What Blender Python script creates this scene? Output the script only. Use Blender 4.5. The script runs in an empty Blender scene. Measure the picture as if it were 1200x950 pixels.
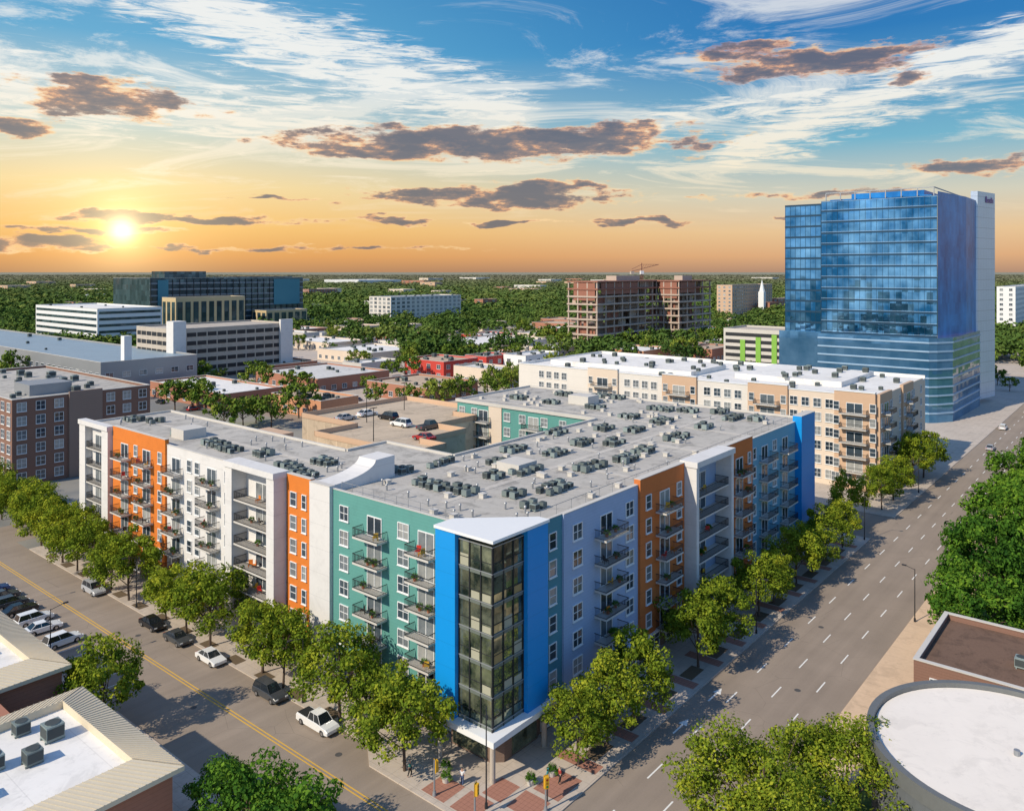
import bpy, math, random
import numpy as np
from mathutils import Vector
R=math.radians; rnd=random.Random(7); PI=math.pi
S=bpy.context.scene; COL=S.collection
F=936.0; H=50.0; HX=600.0; HY=318.0
TH=math.atan2(.770,.638); U=(math.cos(TH),math.sin(TH)); V=(-math.sin(TH),math.cos(TH)); C0=(-0.8,81.5)
def g2w(a,b): return (C0[0]+a*U[0]+b*V[0], C0[1]+a*U[1]+b*V[1])
def w2g(X,Y):
    x=X-C0[0]; y=Y-C0[1]; return (x*U[0]+y*U[1], x*V[0]+y*V[1])
def at(x,y,z=0):
    Y=F*(H-z)/(y-HY); return ((x-HX)/F*Y, Y)
def ag(x,y,z=0): return w2g(*at(x,y,z))
def lin(r,g,b):
    f=lambda c:(c/255/12.92 if c/255<.04045 else ((c/255+.055)/1.055)**2.4)
    return (f(r),f(g),f(b),1)
# ------------------------------------------------------------------ node helper
class NT:
    def __init__(s,nt): s.nt=nt; s.n=nt.nodes; s.l=nt.links; s.dim='3D'
    def new(s,t,**k):
        n=s.n.new(t)
        for a,b in k.items(): setattr(n,a,b)
        return n
    def put(s,sock,v):
        if isinstance(v,bpy.types.NodeSocket): s.l.new(v,sock)
        else: sock.default_value=v
    def m(s,op,a,b=0.0,c=0.0,clamp=False):
        n=s.new('ShaderNodeMath',operation=op,use_clamp=clamp)
        s.put(n.inputs[0],a); s.put(n.inputs[1],b)
        if len(n.inputs)>2: s.put(n.inputs[2],c)
        return n.outputs[0]
    def mix(s,f,a,b,mode='MIX'):
        n=s.new('ShaderNodeMix',data_type='RGBA',blend_type=mode)
        s.put(n.inputs[0],f); s.put(n.inputs[6],a); s.put(n.inputs[7],b); return n.outputs[2]
    def noise(s,vec,scale,detail=4,rough=.55,dist=0):
        n=s.new('ShaderNodeTexNoise'); n.noise_dimensions=s.dim; s.l.new(vec,n.inputs['Vector'])
        n.inputs['Scale'].default_value=scale; n.inputs['Detail'].default_value=detail
        n.inputs['Roughness'].default_value=rough; n.inputs['Distortion'].default_value=dist; return n
    def sstep(s,v,lo,hi,o0=0.0,o1=1.0):
        n=s.new('ShaderNodeMapRange',interpolation_type='SMOOTHSTEP'); s.put(n.inputs[0],v)
        n.inputs[1].default_value=lo; n.inputs[2].default_value=hi; n.inputs[3].default_value=o0; n.inputs[4].default_value=o1
        return n.outputs[0]
    def ramp(s,v,stops):
        n=s.new('ShaderNodeValToRGB'); s.put(n.inputs[0],v); e=n.color_ramp.elements
        while len(e)<len(stops): e.new(.5)
        for i,(p,c) in enumerate(stops): e[i].position=p; e[i].color=c
        return n.outputs[0]
MATS={}
def mat(name,col,rough=.8,metal=0,var=.12,vs=.6,bump=0,spec=.4,rand=0,lines=None,big=.1,grid=None,stain=0):
    if name in MATS: return MATS[name]
    m=bpy.data.materials.new(name); m.use_nodes=True; N=NT(m.node_tree); b=N.n['Principled BSDF']
    tc=N.new('ShaderNodeTexCoord').outputs['Object']
    n1=N.noise(tc,vs*3,4,.65).outputs[0]; n2=N.noise(tc,.09,3,.6).outputs[0]
    f=N.m('ADD',1-var-big,N.m('ADD',N.m('MULTIPLY',n1,2*var),N.m('MULTIPLY',n2,2*big)))
    if stain:
        n3=N.noise(tc,.35,5,.7,.6).outputs[0]; f=N.m('MULTIPLY',f,N.m('SUBTRACT',1,N.m('MULTIPLY',N.sstep(n3,.48,.66),stain)))
        n4=N.noise(tc,1.3,4,.7,.3).outputs[0]; f=N.m('MULTIPLY',f,N.m('SUBTRACT',1,N.m('MULTIPLY',N.sstep(n4,.58,.72),stain*.8)))
    if rand:
        oi=N.new('ShaderNodeObjectInfo').outputs['Random']; f=N.m('MULTIPLY',f,N.m('ADD',1-rand/2,N.m('MULTIPLY',oi,rand)))
    if lines or grid:
        sp=N.new('ShaderNodeSeparateXYZ'); N.l.new(tc,sp.inputs[0])
    if lines:
        fr=N.m('FRACT',N.m('DIVIDE',sp.outputs[2],lines[0])); d=N.m('LESS_THAN',fr,lines[1])
        f=N.m('MULTIPLY',f,N.m('SUBTRACT',1,N.m('MULTIPLY',d,lines[2])))
    if grid:
        for k in (0,1):
            if grid[k]:
                fr=N.m('FRACT',N.m('DIVIDE',N.m('ADD',sp.outputs[k],500),grid[k])); d=N.m('LESS_THAN',fr,grid[2]/grid[k])
                f=N.m('MULTIPLY',f,N.m('SUBTRACT',1,N.m('MULTIPLY',d,grid[3])))
    v=N.new('ShaderNodeVectorMath',operation='SCALE'); v.inputs[0].default_value=col[:3]; N.l.new(f,v.inputs[3])
    N.l.new(v.outputs[0],b.inputs['Base Color'])
    b.inputs['Roughness'].default_value=rough; b.inputs['Metallic'].default_value=metal
    b.inputs['Specular IOR Level'].default_value=spec
    MATS[name]=m; return m
def curtain(name,c1,c2,cell=(1.5,1.5,3.5),metal=.6,rough=.06,tilt=.02,cv=.6,ns=.06,con=1.0,spec=.8):
    m=bpy.data.materials.new(name); m.use_nodes=True; N=NT(m.node_tree); b=N.n['Principled BSDF']
    tc=N.new('ShaderNodeTexCoord').outputs['Object']
    d=N.new('ShaderNodeVectorMath',operation='DIVIDE'); N.l.new(tc,d.inputs[0]); d.inputs[1].default_value=cell
    ad=N.new('ShaderNodeVectorMath',operation='ADD'); N.l.new(d.outputs[0],ad.inputs[0]); ad.inputs[1].default_value=(.37,.37,.01)
    fl=N.new('ShaderNodeVectorMath',operation='FLOOR'); N.l.new(ad.outputs[0],fl.inputs[0])
    w=N.new('ShaderNodeTexWhiteNoise'); N.l.new(fl.outputs[0],w.inputs[0])
    n2=N.noise(tc,ns,4,.6).outputs[0]
    f=N.m('ADD',N.m('MULTIPLY',w.outputs[0],cv),N.m('MULTIPLY',N.m('SUBTRACT',n2,.5-.18/con),(1.6-cv)*con),clamp=True)
    N.l.new(N.mix(f,c1,c2),b.inputs['Base Color'])
    sb=N.new('ShaderNodeVectorMath',operation='SUBTRACT'); N.l.new(w.outputs[1],sb.inputs[0]); sb.inputs[1].default_value=(.5,.5,.5)
    sc=N.new('ShaderNodeVectorMath',operation='SCALE'); N.l.new(sb.outputs[0],sc.inputs[0]); sc.inputs[3].default_value=tilt
    g=N.new('ShaderNodeNewGeometry'); a2=N.new('ShaderNodeVectorMath',operation='ADD'); N.l.new(g.outputs['Normal'],a2.inputs[0]); N.l.new(sc.outputs[0],a2.inputs[1])
    nm=N.new('ShaderNodeVectorMath',operation='NORMALIZE'); N.l.new(a2.outputs[0],nm.inputs[0]); N.l.new(nm.outputs[0],b.inputs['Normal'])
    b.inputs['Metallic'].default_value=metal; b.inputs['Roughness'].default_value=rough; b.inputs['Specular IOR Level'].default_value=spec
    return m
def pane_mat():
    m=bpy.data.materials.new('window_glass'); m.use_nodes=True; N=NT(m.node_tree); b=N.n['Principled BSDF']
    oi=N.new('ShaderNodeObjectInfo').outputs['Random']
    tc=N.new('ShaderNodeTexCoord').outputs['Object']
    n=N.noise(tc,.7,2).outputs[0]; r=N.m('FRACT',N.m('ADD',oi,N.m('MULTIPLY',n,.25)))
    c=N.ramp(r,[(0,(.02,.03,.04,1)),(.45,(.05,.07,.09,1)),(.62,(.16,.18,.19,1)),(.8,(.35,.35,.33,1)),(1,(.05,.07,.09,1))])
    N.l.new(c,b.inputs['Base Color']); b.inputs['Roughness'].default_value=.06; b.inputs['Specular IOR Level'].default_value=.9
    return m
def leaf_mat(name,c1,c2,c3,coord='Object',ns=.35,haze=False,trans=.25,oiw=.25,isl=.5):
    m=bpy.data.materials.new(name); m.use_nodes=True; N=NT(m.node_tree); N.n.remove(N.n['Principled BSDF']); out=[n for n in N.n if n.type=='OUTPUT_MATERIAL'][0]
    g=N.new('ShaderNodeNewGeometry'); tc=N.new('ShaderNodeTexCoord').outputs['Object'] if coord=='Object' else g.outputs['Position']
    n=N.noise(tc,ns,2).outputs[0]; oi=N.new('ShaderNodeObjectInfo').outputs['Random']
    f=N.m('ADD',N.m('MULTIPLY',g.outputs['Random Per Island'],isl),N.m('MULTIPLY',N.m('SUBTRACT',n,.5),1.6))
    f=N.m('ADD',N.m('ADD',f,.39-isl/2),N.m('MULTIPLY',oi,oiw),clamp=True)
    c=N.ramp(f,[(0,c1),(.5,c2),(1,c3)])
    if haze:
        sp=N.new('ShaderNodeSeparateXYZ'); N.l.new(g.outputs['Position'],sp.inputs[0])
        c=N.mix(N.sstep(sp.outputs[1],600,5000,0,.75),c,(.24,.22,.15,1))  # aerial haze painted into the leaf colour, stronger with world distance
    d=N.new('ShaderNodeBsdfDiffuse'); N.l.new(c,d.inputs[0])
    if trans:
        t=N.new('ShaderNodeBsdfTranslucent'); N.l.new(c,t.inputs[0])
        x=N.new('ShaderNodeMixShader'); x.inputs[0].default_value=trans; N.l.new(d.outputs[0],x.inputs[1]); N.l.new(t.outputs[0],x.inputs[2]); N.l.new(x.outputs[0],out.inputs[0])
    else: N.l.new(d.outputs[0],out.inputs[0])
    return m
# ------------------------------------------------------------------ mesh helper
class MB:
    def __init__(s): s.v=[]; s.f=[]; s.m=[]
    def poly(s,pts,m=0):
        i=len(s.v); s.v+= [tuple(p) for p in pts]; s.f.append(tuple(range(i,i+len(pts)))); s.m.append(m)
    def box(s,x0,x1,y0,y1,z0,z1,m=0,mt=None):
        i=len(s.v); s.v+=[(x0,y0,z0),(x1,y0,z0),(x1,y1,z0),(x0,y1,z0),(x0,y0,z1),(x1,y0,z1),(x1,y1,z1),(x0,y1,z1)]
        for k,q in enumerate([(0,3,2,1),(4,5,6,7),(0,1,5,4),(1,2,6,5),(2,3,7,6),(3,0,4,7)]):
            s.f.append(tuple(i+j for j in q)); s.m.append(mt if (k==1 and mt is not None) else m)
        return s
    def prism(s,pts,z0,z1,m=0,mt=None,bottom=True):
        n=len(pts); i=len(s.v); s.v+=[(p[0],p[1],z0) for p in pts]+[(p[0],p[1],z1) for p in pts]
        s.f.append(tuple(range(i+n,i+2*n))); s.m.append(m if mt is None else mt)
        if bottom: s.f.append(tuple(range(i+n-1,i-1,-1))); s.m.append(m)
        for k in range(n):
            j=(k+1)%n; s.f.append((i+k,i+j,i+n+j,i+n+k)); s.m.append(m)
        return s
    def cyl(s,x,y,z0,z1,r0,r1=None,n=12,m=0,mt=None):
        r1=r0 if r1 is None else r1; i=len(s.v)
        for z,r in ((z0,r0),(z1,r1)):
            for k in range(n): t=2*PI*k/n; s.v.append((x+r*math.cos(t),y+r*math.sin(t),z))
        for k in range(n): j=(k+1)%n; s.f.append((i+k,i+j,i+n+j,i+n+k)); s.m.append(m)
        s.f.append(tuple(range(i+n,i+2*n))); s.m.append(m if mt is None else mt); s.f.append(tuple(range(i+n-1,i-1,-1))); s.m.append(m)
        return s
    def bar(s,p,q,w0,w1=None,n=6,m=0):
        w1=w0 if w1 is None else w1; p=np.array(p,float); q=np.array(q,float); d=q-p; d/=np.linalg.norm(d)
        h=np.array([0,0,1.]) if abs(d[2])<.9 else np.array([1.,0,0]); a=np.cross(d,h); a/=np.linalg.norm(a); b=np.cross(d,a); i=len(s.v)
        for c,w in ((p,w0),(q,w1)):
            for k in range(n): t=2*PI*(k+.5)/n; s.v.append(tuple(c+a*w*math.cos(t)+b*w*math.sin(t)))
        for k in range(n): j=(k+1)%n; s.f.append((i+k,i+j,i+n+j,i+n+k)); s.m.append(m)
        s.f.append(tuple(range(i+n,i+2*n))); s.m.append(m); s.f.append(tuple(range(i+n-1,i-1,-1))); s.m.append(m)
        return s
    def add(s,o,loc,rz,mo=0,sc=1):
        c,n=math.cos(rz),math.sin(rz); i=len(s.v)
        s.v+=[(loc[0]+sc*(x*c-y*n),loc[1]+sc*(x*n+y*c),loc[2]+sc*z) for x,y,z in o.v]
        s.f+=[tuple(i+j for j in f) for f in o.f]; s.m+=[k+mo for k in o.m]
        return s
    def mesh(s,name,mats,smooth=False):
        me=bpy.data.meshes.new(name); me.from_pydata(s.v,[],s.f); 
        for m in (mats if isinstance(mats,(list,tuple)) else [mats]): me.materials.append(m)
        me.polygons.foreach_set('material_index',s.m)
        if smooth: me.polygons.foreach_set('use_smooth',[True]*len(s.f))
        me.update(); return me
def obj(name,me,parent=None,loc=(0,0,0),rz=0,sc=None):
    if isinstance(me,tuple): me=me[0].mesh(name,me[1])
    o=bpy.data.objects.new(name,me); COL.objects.link(o); o.location=loc; o.rotation_euler=(0,0,rz)
    if sc: o.scale=(sc,sc,sc) if not isinstance(sc,tuple) else sc
    if parent: o.parent=parent
    return o
def tag(o,label=None,cat=None,group=None,kind=None):
    if label: o['label']=label
    if cat: o['category']=cat
    if group: o['group']=group
    if kind: o['kind']=kind
    return o
def thing(name,label,cat,loc=(0,0,0),rz=0,group=None):
    return tag(obj(name,None,None,loc,rz),label,cat,group)
def groot(name,label,cat,a,b,z=0,group=None,rz=0):
    X,Y=g2w(a,b); return thing(name,label,cat,(X,Y,z),TH+rz,group)
# ------------------------------------------------------------------ materials
teal=mat('teal_siding',(.095,.275,.24),.75,var=.05,lines=(.38,.08,.15),big=.06,stain=.06)
dteal=mat('deep_blue_green_siding',(.07,.22,.27),.75,var=.05,lines=(.38,.08,.15),big=.06)
orange=mat('orange_stucco',(.60,.17,.022),.8,var=.06,big=.06,lines=(3.04,.02,.3),stain=.06)
rust=mat('rust_orange_stucco',(.52,.15,.035),.8,var=.06,big=.06,lines=(3.04,.02,.3),stain=.06)
lav=mat('grey_blue_siding',(.31,.40,.55),.75,var=.05,lines=(.38,.08,.13),big=.05,stain=.05)
bteal=mat('blue_teal_siding',(.15,.35,.46),.75,var=.05,lines=(.38,.08,.13),big=.05)
white=mat('white_stucco',(.62,.60,.57),.8,var=.04,big=.06,lines=(3.04,.015,.2),stain=.08)
trim=mat('white_trim',(.70,.70,.68),.6,var=.03,big=.03)
blue=mat('bright_blue_panel',(.006,.25,.62),.35,var=.04,big=.04,lines=(2.4,.012,.3))
brick=mat('brown_red_brick',(.22,.12,.085),.9,var=.18,vs=2,lines=(.3,.15,.2))
brickl=mat('warm_red_brick',(.36,.16,.10),.9,var=.15,vs=1,lines=(.4,.12,.15))
bbase=mat('brown_brick_base',(.18,.12,.09),.9,var=.15,vs=2,lines=(.3,.12,.2))
roofg=mat('weathered_grey_membrane_roof',(.43,.40,.35),.9,var=.14,vs=.25,big=.24,grid=(3.05,0,.07,.22),stain=.34)
roofw=mat('white_membrane_roof',(.72,.69,.64),.85,var=.08,vs=.1,big=.14,grid=(6,0,.09,.12),stain=.15)
rooft=mat('tan_roof',(.48,.36,.25),.9,var=.12,vs=.1,big=.2,stain=.2)
roofd=mat('dark_brown_gravel_roof',(.15,.09,.06),.95,var=.25,vs=1.5,big=.25,stain=.3)
rooflg=mat('pale_grey_roof',(.56,.54,.50),.9,var=.1,vs=.1,big=.2,stain=.2)
conc=mat('concrete',(.44,.38,.31),.9,var=.1,vs=.5,big=.1,stain=.15)
concl=mat('pale_concrete',(.52,.49,.44),.9,var=.08,vs=.4,big=.1)
cream=mat('cream_stucco',(.62,.51,.40),.85,var=.05,lines=(3.2,.02,.15))
palegrey=mat('grey_white_stucco',(.62,.58,.52),.85,var=.05,lines=(3.2,.02,.15))
tan=mat('tan_stucco',(.52,.35,.23),.85,var=.05,lines=(3.2,.02,.15))
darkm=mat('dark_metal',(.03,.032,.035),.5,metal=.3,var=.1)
greym=mat('grey_metal',(.30,.31,.32),.5,metal=.4,var=.1)
acm=mat('galvanised_unit_casing',(.19,.23,.22),.6,metal=.2,var=.12,rand=.8)
acd=mat('unit_fan_grille',(.05,.06,.06),.7,var=.1)
glass=pane_mat()
dglass=curtain('dark_green_curtain_glass',(.035,.06,.05,1),(.52,.55,.36,1),(2.3,2.3,3.03),.7,.03,.09,cv=.15,ns=.42,con=1.8)  # lighter olive patches in the colour imitate reflections on the corner glass
blackg=curtain('blue_grey_office_glass',(.02,.045,.06,1),(.10,.17,.20,1),(3,3,4),.5,.1,.03)
towg=curtain('blue_tower_glass',(.015,.13,.28,1),(.32,.66,.96,1),(1.9,1.9,3.92),.9,.03,.045,cv=.22,ns=.07,con=2.0)  # broad pale patches in the colour stand in for reflected clouds
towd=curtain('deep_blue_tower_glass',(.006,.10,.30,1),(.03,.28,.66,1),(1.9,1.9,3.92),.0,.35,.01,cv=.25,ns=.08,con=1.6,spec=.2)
towp=curtain('pale_blue_podium_glass',(.05,.19,.36,1),(.22,.44,.68,1),(3,3,2.3),.7,.08,.03,cv=.2,ns=.08,con=1.5)
seam=mat('beige_standing_seam_metal',(.62,.53,.38),.6,metal=0,var=.06,big=.1)
leafY=leaf_mat('sunlit_yellow_green_leaves',(.035,.07,.010,1),(.17,.235,.022,1),(.40,.40,.035,1))
leafG=leaf_mat('deep_green_leaves',(.015,.05,.010,1),(.07,.165,.02,1),(.19,.31,.03,1),ns=.25)
leafD=leaf_mat('dark_evergreen_leaves',(.012,.035,.010,1),(.035,.085,.02,1),(.08,.15,.03,1),ns=.5)
leafT=leaf_mat('town_tree_leaves',(.03,.06,.010,1),(.10,.16,.025,1),(.23,.25,.04,1),ns=.3,trans=0,isl=.3,oiw=.4)
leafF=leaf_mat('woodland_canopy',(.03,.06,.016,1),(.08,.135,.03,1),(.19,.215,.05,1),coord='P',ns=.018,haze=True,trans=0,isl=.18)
bark=mat('brown_bark',(.10,.07,.05),.95,var=.3,vs=3)
# ------------------------------------------------------------------ camera, light, sky
cam=bpy.data.cameras.new('camera'); co=bpy.data.objects.new('camera',cam); COL.objects.link(co); S.camera=co
co.location=(0,0,H); co.rotation_euler=(R(90),0,0); cam.sensor_width=36; cam.lens=36*F/1200; cam.shift_y=-157/1200; cam.clip_end=60000; cam.clip_start=.5
EL=R(37); sd=np.array([-.8*math.cos(EL),-.6*math.cos(EL),math.sin(EL)])
sl=bpy.data.lights.new('sun','SUN'); so=bpy.data.objects.new('sun',sl); COL.objects.link(so); sl.energy=5.0; sl.angle=R(.5); sl.color=(1,.89,.72)
so.rotation_euler=Vector(sd).to_track_quat('Z','Y').to_euler()
S.view_settings.view_transform='Standard'; S.view_settings.look='None'; S.view_settings.exposure=0
W=bpy.data.worlds.new('World'); S.world=W; W.use_nodes=True; W.node_tree.nodes.clear(); N=NT(W.node_tree); N.dim='2D'
gen=N.new('ShaderNodeTexCoord').outputs['Generated']; sp=N.new('ShaderNodeSeparateXYZ'); N.l.new(gen,sp.inputs[0]); x_,y_,z_=sp.outputs
az=N.m('ARCTAN2',x_,y_); el=N.m('ARCSINE',z_)
ell=N.m('DIVIDE',el,R(30),clamp=True)
ga=N.ramp(ell,[(0,lin(184,130,86)),(.035,lin(224,154,78)),(.10,lin(244,188,98)),(.19,lin(244,214,150)),(.31,lin(196,210,202)),(.50,lin(84,166,208)),(1,lin(14,96,176))])
gb=N.ramp(ell,[(0,lin(180,138,112)),(.035,lin(220,166,118)),(.09,lin(230,190,140)),(.17,lin(208,202,180)),(.29,lin(108,174,198)),(.52,lin(18,116,182)),(1,lin(10,78,156))])
front=N.mix(N.sstep(az,R(-22),R(24)),ga,gb)
rear=N.ramp(ell,[(0,lin(200,218,236)),(.2,lin(165,206,242)),(.5,lin(110,176,236)),(1,lin(80,150,230))])
base=N.mix(N.sstep(y_,-.25,.35),rear,front)
cv=N.new('ShaderNodeCombineXYZ'); N.l.new(az,cv.inputs[0]); N.l.new(N.m('MULTIPLY',el,3.6),cv.inputs[1])
wn=N.noise(cv.outputs[0],11,3,.6); sw=N.new('ShaderNodeSeparateColor'); N.l.new(wn.outputs[1],sw.inputs[0])
azw=N.m('ADD',az,N.m('MULTIPLY',N.m('SUBTRACT',sw.outputs[0],.5),.13)); elw=N.m('ADD',el,N.m('MULTIPLY',N.m('SUBTRACT',sw.outputs[1],.5),.026))
den=N.m('ADD',N.m('MAXIMUM',z_,0),.10); pv=N.new('ShaderNodeCombineXYZ'); N.l.new(N.m('DIVIDE',x_,den),pv.inputs[0]); N.l.new(N.m('DIVIDE',y_,den),pv.inputs[1])
mp=N.new('ShaderNodeMapping'); N.l.new(pv.outputs[0],mp.inputs[0]); mp.inputs['Rotation'].default_value=(0,0,R(40)); mp.inputs['Scale'].default_value=(.7,1.5,1)
ci=N.noise(mp.outputs[0],1.3,8,.7,.8).outputs[0]
def streak(x0,y0,dx,dy,w,a0,a1):
    d=N.m('ADD',N.m('MULTIPLY',N.m('SUBTRACT',azw,x0),-dy),N.m('MULTIPLY',N.m('SUBTRACT',elw,y0),dx))
    m=N.m('SUBTRACT',1,N.m('DIVIDE',N.m('ABSOLUTE',d),w),clamp=True)
    return N.m('MULTIPLY',m,N.m('MULTIPLY',N.sstep(az,a0,a0+.08),N.m('SUBTRACT',1,N.sstep(az,a1-.1,a1))))
st=N.m('MAXIMUM',streak(-.376,.30,.96,-.279,.062,-.5,.08),streak(.29,.15,.951,.309,.04,.2,.75))
st=N.m('MAXIMUM',st,N.m('MULTIPLY',streak(-.5,.19,.995,-.06,.06,-.8,-.12),.85))
st=N.m('MAXIMUM',st,N.m('MULTIPLY',streak(.1,.16,.98,.18,.03,-.1,.45),.7))
mw=N.new('ShaderNodeMapping'); N.l.new(cv.outputs[0],mw.inputs[0]); mw.inputs['Rotation'].default_value=(0,0,R(38)); mw.inputs['Scale'].default_value=(1,2.6,1)
cw_=N.noise(mw.outputs[0],13,7,.72,.4).outputs[0]
c1_=N.m('MULTIPLY',N.sstep(N.m('ADD',ci,N.m('MULTIPLY',st,.12)),.49,.68),.72)
c2_=N.sstep(N.m('ADD',N.m('MULTIPLY',st,.85),N.m('MULTIPLY',N.m('SUBTRACT',cw_,.5),2.6)),.1,.8)
c2_=N.m('MULTIPLY',c2_,N.sstep(st,0,.3))
cs=N.m('MULTIPLY',N.m('MAXIMUM',c1_,c2_),N.sstep(el,R(2.0),R(7)))
hz=N.ramp(ell,[(0,lin(250,206,150)),(.22,lin(253,236,204)),(.42,lin(248,246,238)),(1,lin(242,246,250))])
sky=N.mix(N.m('MULTIPLY',cs,.93),base,hz)
cl=[(138,118,108,23,1.2),(25,147,66,14,1.15),(575,168,235,20,1.2),(455,176,130,14,1.1),(700,158,110,15,1.0),(575,229,160,15,1.2),(650,217,70,8,.9),(960,72,140,17,1.15),(880,60,70,13,.9),(1060,92,50,10,.9),(1135,195,85,12,1.1),(215,257,160,7,1.15),(95,268,130,5,.9),(25,284,120,12,1.0),(585,260,60,4,1),(745,260,68,4,1),(455,259,52,5,1),(950,228,130,7,.8),(330,232,90,3,.6),(805,185,30,6,.6),(1000,250,150,4,.7),(340,292,300,4,.6)]
pvec=N.new('ShaderNodeCombineXYZ'); N.l.new(azw,pvec.inputs[0]); N.l.new(elw,pvec.inputs[1])
Mx=None
for (x,y,w,h,s) in cl:
    a0=math.atan((x-600)/936); e0=math.atan((318-y)/math.hypot(936,x-600)); c=math.cos(a0); sx_=1/(w/936*c*c); sy_=1/(h/936*c)
    ma=N.new('ShaderNodeVectorMath',operation='MULTIPLY_ADD'); N.l.new(pvec.outputs[0],ma.inputs[0]); ma.inputs[1].default_value=(sx_,sy_,0); ma.inputs[2].default_value=(-a0*sx_,-e0*sy_,0)
    dp_=N.new('ShaderNodeVectorMath',operation='DOT_PRODUCT'); N.l.new(ma.outputs[0],dp_.inputs[0]); N.l.new(ma.outputs[0],dp_.inputs[1])
    q=N.m('SUBTRACT',s,dp_.outputs['Value']); Mx=q if Mx is None else N.m('MAXIMUM',Mx,q)
Mx=N.m('MAXIMUM',Mx,-1.5)
cn=N.noise(cv.outputs[0],19,8,.66).outputs[0]
dn=N.m('ADD',N.m('MULTIPLY',Mx,.78),N.m('MULTIPLY',N.m('SUBTRACT',cn,.47),2.7))
dens=N.sstep(dn,.02,.58)
shade=N.sstep(N.m('ADD',dn,N.m('MULTIPLY',N.m('SUBTRACT',sw.outputs[2],.5),1.3)),.15,1.05)
ccol=N.ramp(shade,[(0,lin(254,214,156)),(.25,lin(222,160,116)),(.5,lin(146,118,108)),(1,lin(94,90,102))])
sky=N.mix(N.m('MULTIPLY',dens,.93),sky,ccol)
sa=math.atan((143-600)/936); se=math.atan((318-270)/math.hypot(936,457)); sv=(math.sin(sa)*math.cos(se),math.cos(sa)*math.cos(se),math.sin(se))
dt=N.new('ShaderNodeVectorMath',operation='DOT_PRODUCT'); N.l.new(gen,dt.inputs[0]); dt.inputs[1].default_value=sv; dd=N.m('MAXIMUM',dt.outputs['Value'],0)
gl=N.m('ADD',N.m('MULTIPLY',N.m('POWER',dd,13000),2.2),N.m('ADD',N.m('MULTIPLY',N.m('POWER',dd,1800),.55),N.m('ADD',N.m('MULTIPLY',N.m('POWER',dd,240),.24),N.m('MULTIPLY',N.m('POWER',dd,30),.09))))
gv=N.new('ShaderNodeVectorMath',operation='SCALE'); gv.inputs[0].default_value=(1,.74,.34); N.l.new(gl,gv.inputs[3])
sky=N.mix(1.0,sky,gv.outputs[0],'ADD')
b1=N.new('ShaderNodeBackground'); N.l.new(sky,b1.inputs[0]); b1.inputs[1].default_value=.93
ns=N.new('ShaderNodeTexSky'); ns.sky_type='NISHITA'; ns.sun_disc=False; ns.sun_elevation=EL; ns.sun_rotation=math.atan2(-.8,-.6)
b2=N.new('ShaderNodeBackground'); N.l.new(ns.outputs[0],b2.inputs[0]); b2.inputs[1].default_value=.012
ad=N.new('ShaderNodeAddShader'); N.l.new(b1.outputs[0],ad.inputs[0]); N.l.new(b2.outputs[0],ad.inputs[1]); wo=N.new('ShaderNodeOutputWorld'); N.l.new(ad.outputs[0],wo.inputs[0])
# ------------------------------------------------------------------ ground and streets
def ground_mat():
    m=bpy.data.materials.new('land'); m.use_nodes=True; N=NT(m.node_tree); b=N.n['Principled BSDF']; p=N.new('ShaderNodeNewGeometry').outputs['Position']
    s_=N.new('ShaderNodeSeparateXYZ'); N.l.new(p,s_.inputs[0])
    urban=N.ramp(N.noise(p,.02,4).outputs[0],[(.3,(.13,.16,.06,1)),(.45,(.26,.24,.20,1)),(.55,(.17,.17,.16,1)),(.7,(.34,.31,.26,1))])
    wood=N.ramp(N.noise(p,.012,6,.7).outputs[0],[(.3,(.035,.065,.02,1)),(.55,(.08,.12,.035,1)),(.8,(.16,.17,.06,1))])
    c=N.mix(N.sstep(s_.outputs[1],380,700),urban,wood); c=N.mix(N.sstep(s_.outputs[1],800,6000,0,.85),c,(.24,.22,.15,1))  # far ground blended to the same haze tint, painted into its colour
    N.l.new(c,b.inputs['Base Color']); b.inputs['Roughness'].default_value=.95; return m
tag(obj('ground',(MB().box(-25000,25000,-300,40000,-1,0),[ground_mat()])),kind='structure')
def asphalt():
    m=bpy.data.materials.new('asphalt'); m.use_nodes=True; N=NT(m.node_tree); b=N.n['Principled BSDF']; p=N.new('ShaderNodeTexCoord').outputs['Object']
    n1=N.noise(p,6,3,.7).outputs[0]; n2=N.noise(p,.12,4,.6).outputs[0]
    mp=N.new('ShaderNodeMapping'); N.l.new(p,mp.inputs[0]); mp.inputs['Scale'].default_value=(.02,.6,1); n3=N.noise(mp.outputs[0],1,3).outputs[0]
    vo=N.new('ShaderNodeTexVoronoi',feature='DISTANCE_TO_EDGE'); N.l.new(p,vo.inputs[0]); vo.inputs['Scale'].default_value=.16
    cr=N.m('MULTIPLY',N.m('LESS_THAN',vo.outputs[0],.004),N.m('GREATER_THAN',n2,.52))
    f=N.m('ADD',N.m('ADD',N.m('MULTIPLY',n1,.22),N.m('MULTIPLY',n2,.45)),N.m('MULTIPLY',n3,.4)); f=N.m('ADD',f,.47); f=N.m('MULTIPLY',f,N.m('SUBTRACT',1,N.m('MULTIPLY',cr,.2)))
    v=N.new('ShaderNodeVectorMath',operation='SCALE'); v.inputs[0].default_value=(.27,.218,.17); N.l.new(f,v.inputs[3]); N.l.new(v.outputs[0],b.inputs['Base Color'])
    b.inputs['Roughness'].default_value=.9; b.inputs['Specular IOR Level'].default_value=.2; return m
asph=asphalt()
X0,Y0=g2w(0,0)
def gstruct(name,mb,mats): return tag(obj(name,(mb,mats),None,(X0,Y0,0),TH),kind='structure')
gstruct('road_right',MB().box(-160,1200,-23.6,-9,-.2,.008),[asph])
lr=MB().box(-21,-7,-8.998,500,-.2,.008); lr.box(-21,-7,-150,-23.602,-.2,.008)
gstruct('road_left',lr,[asph])
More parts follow.
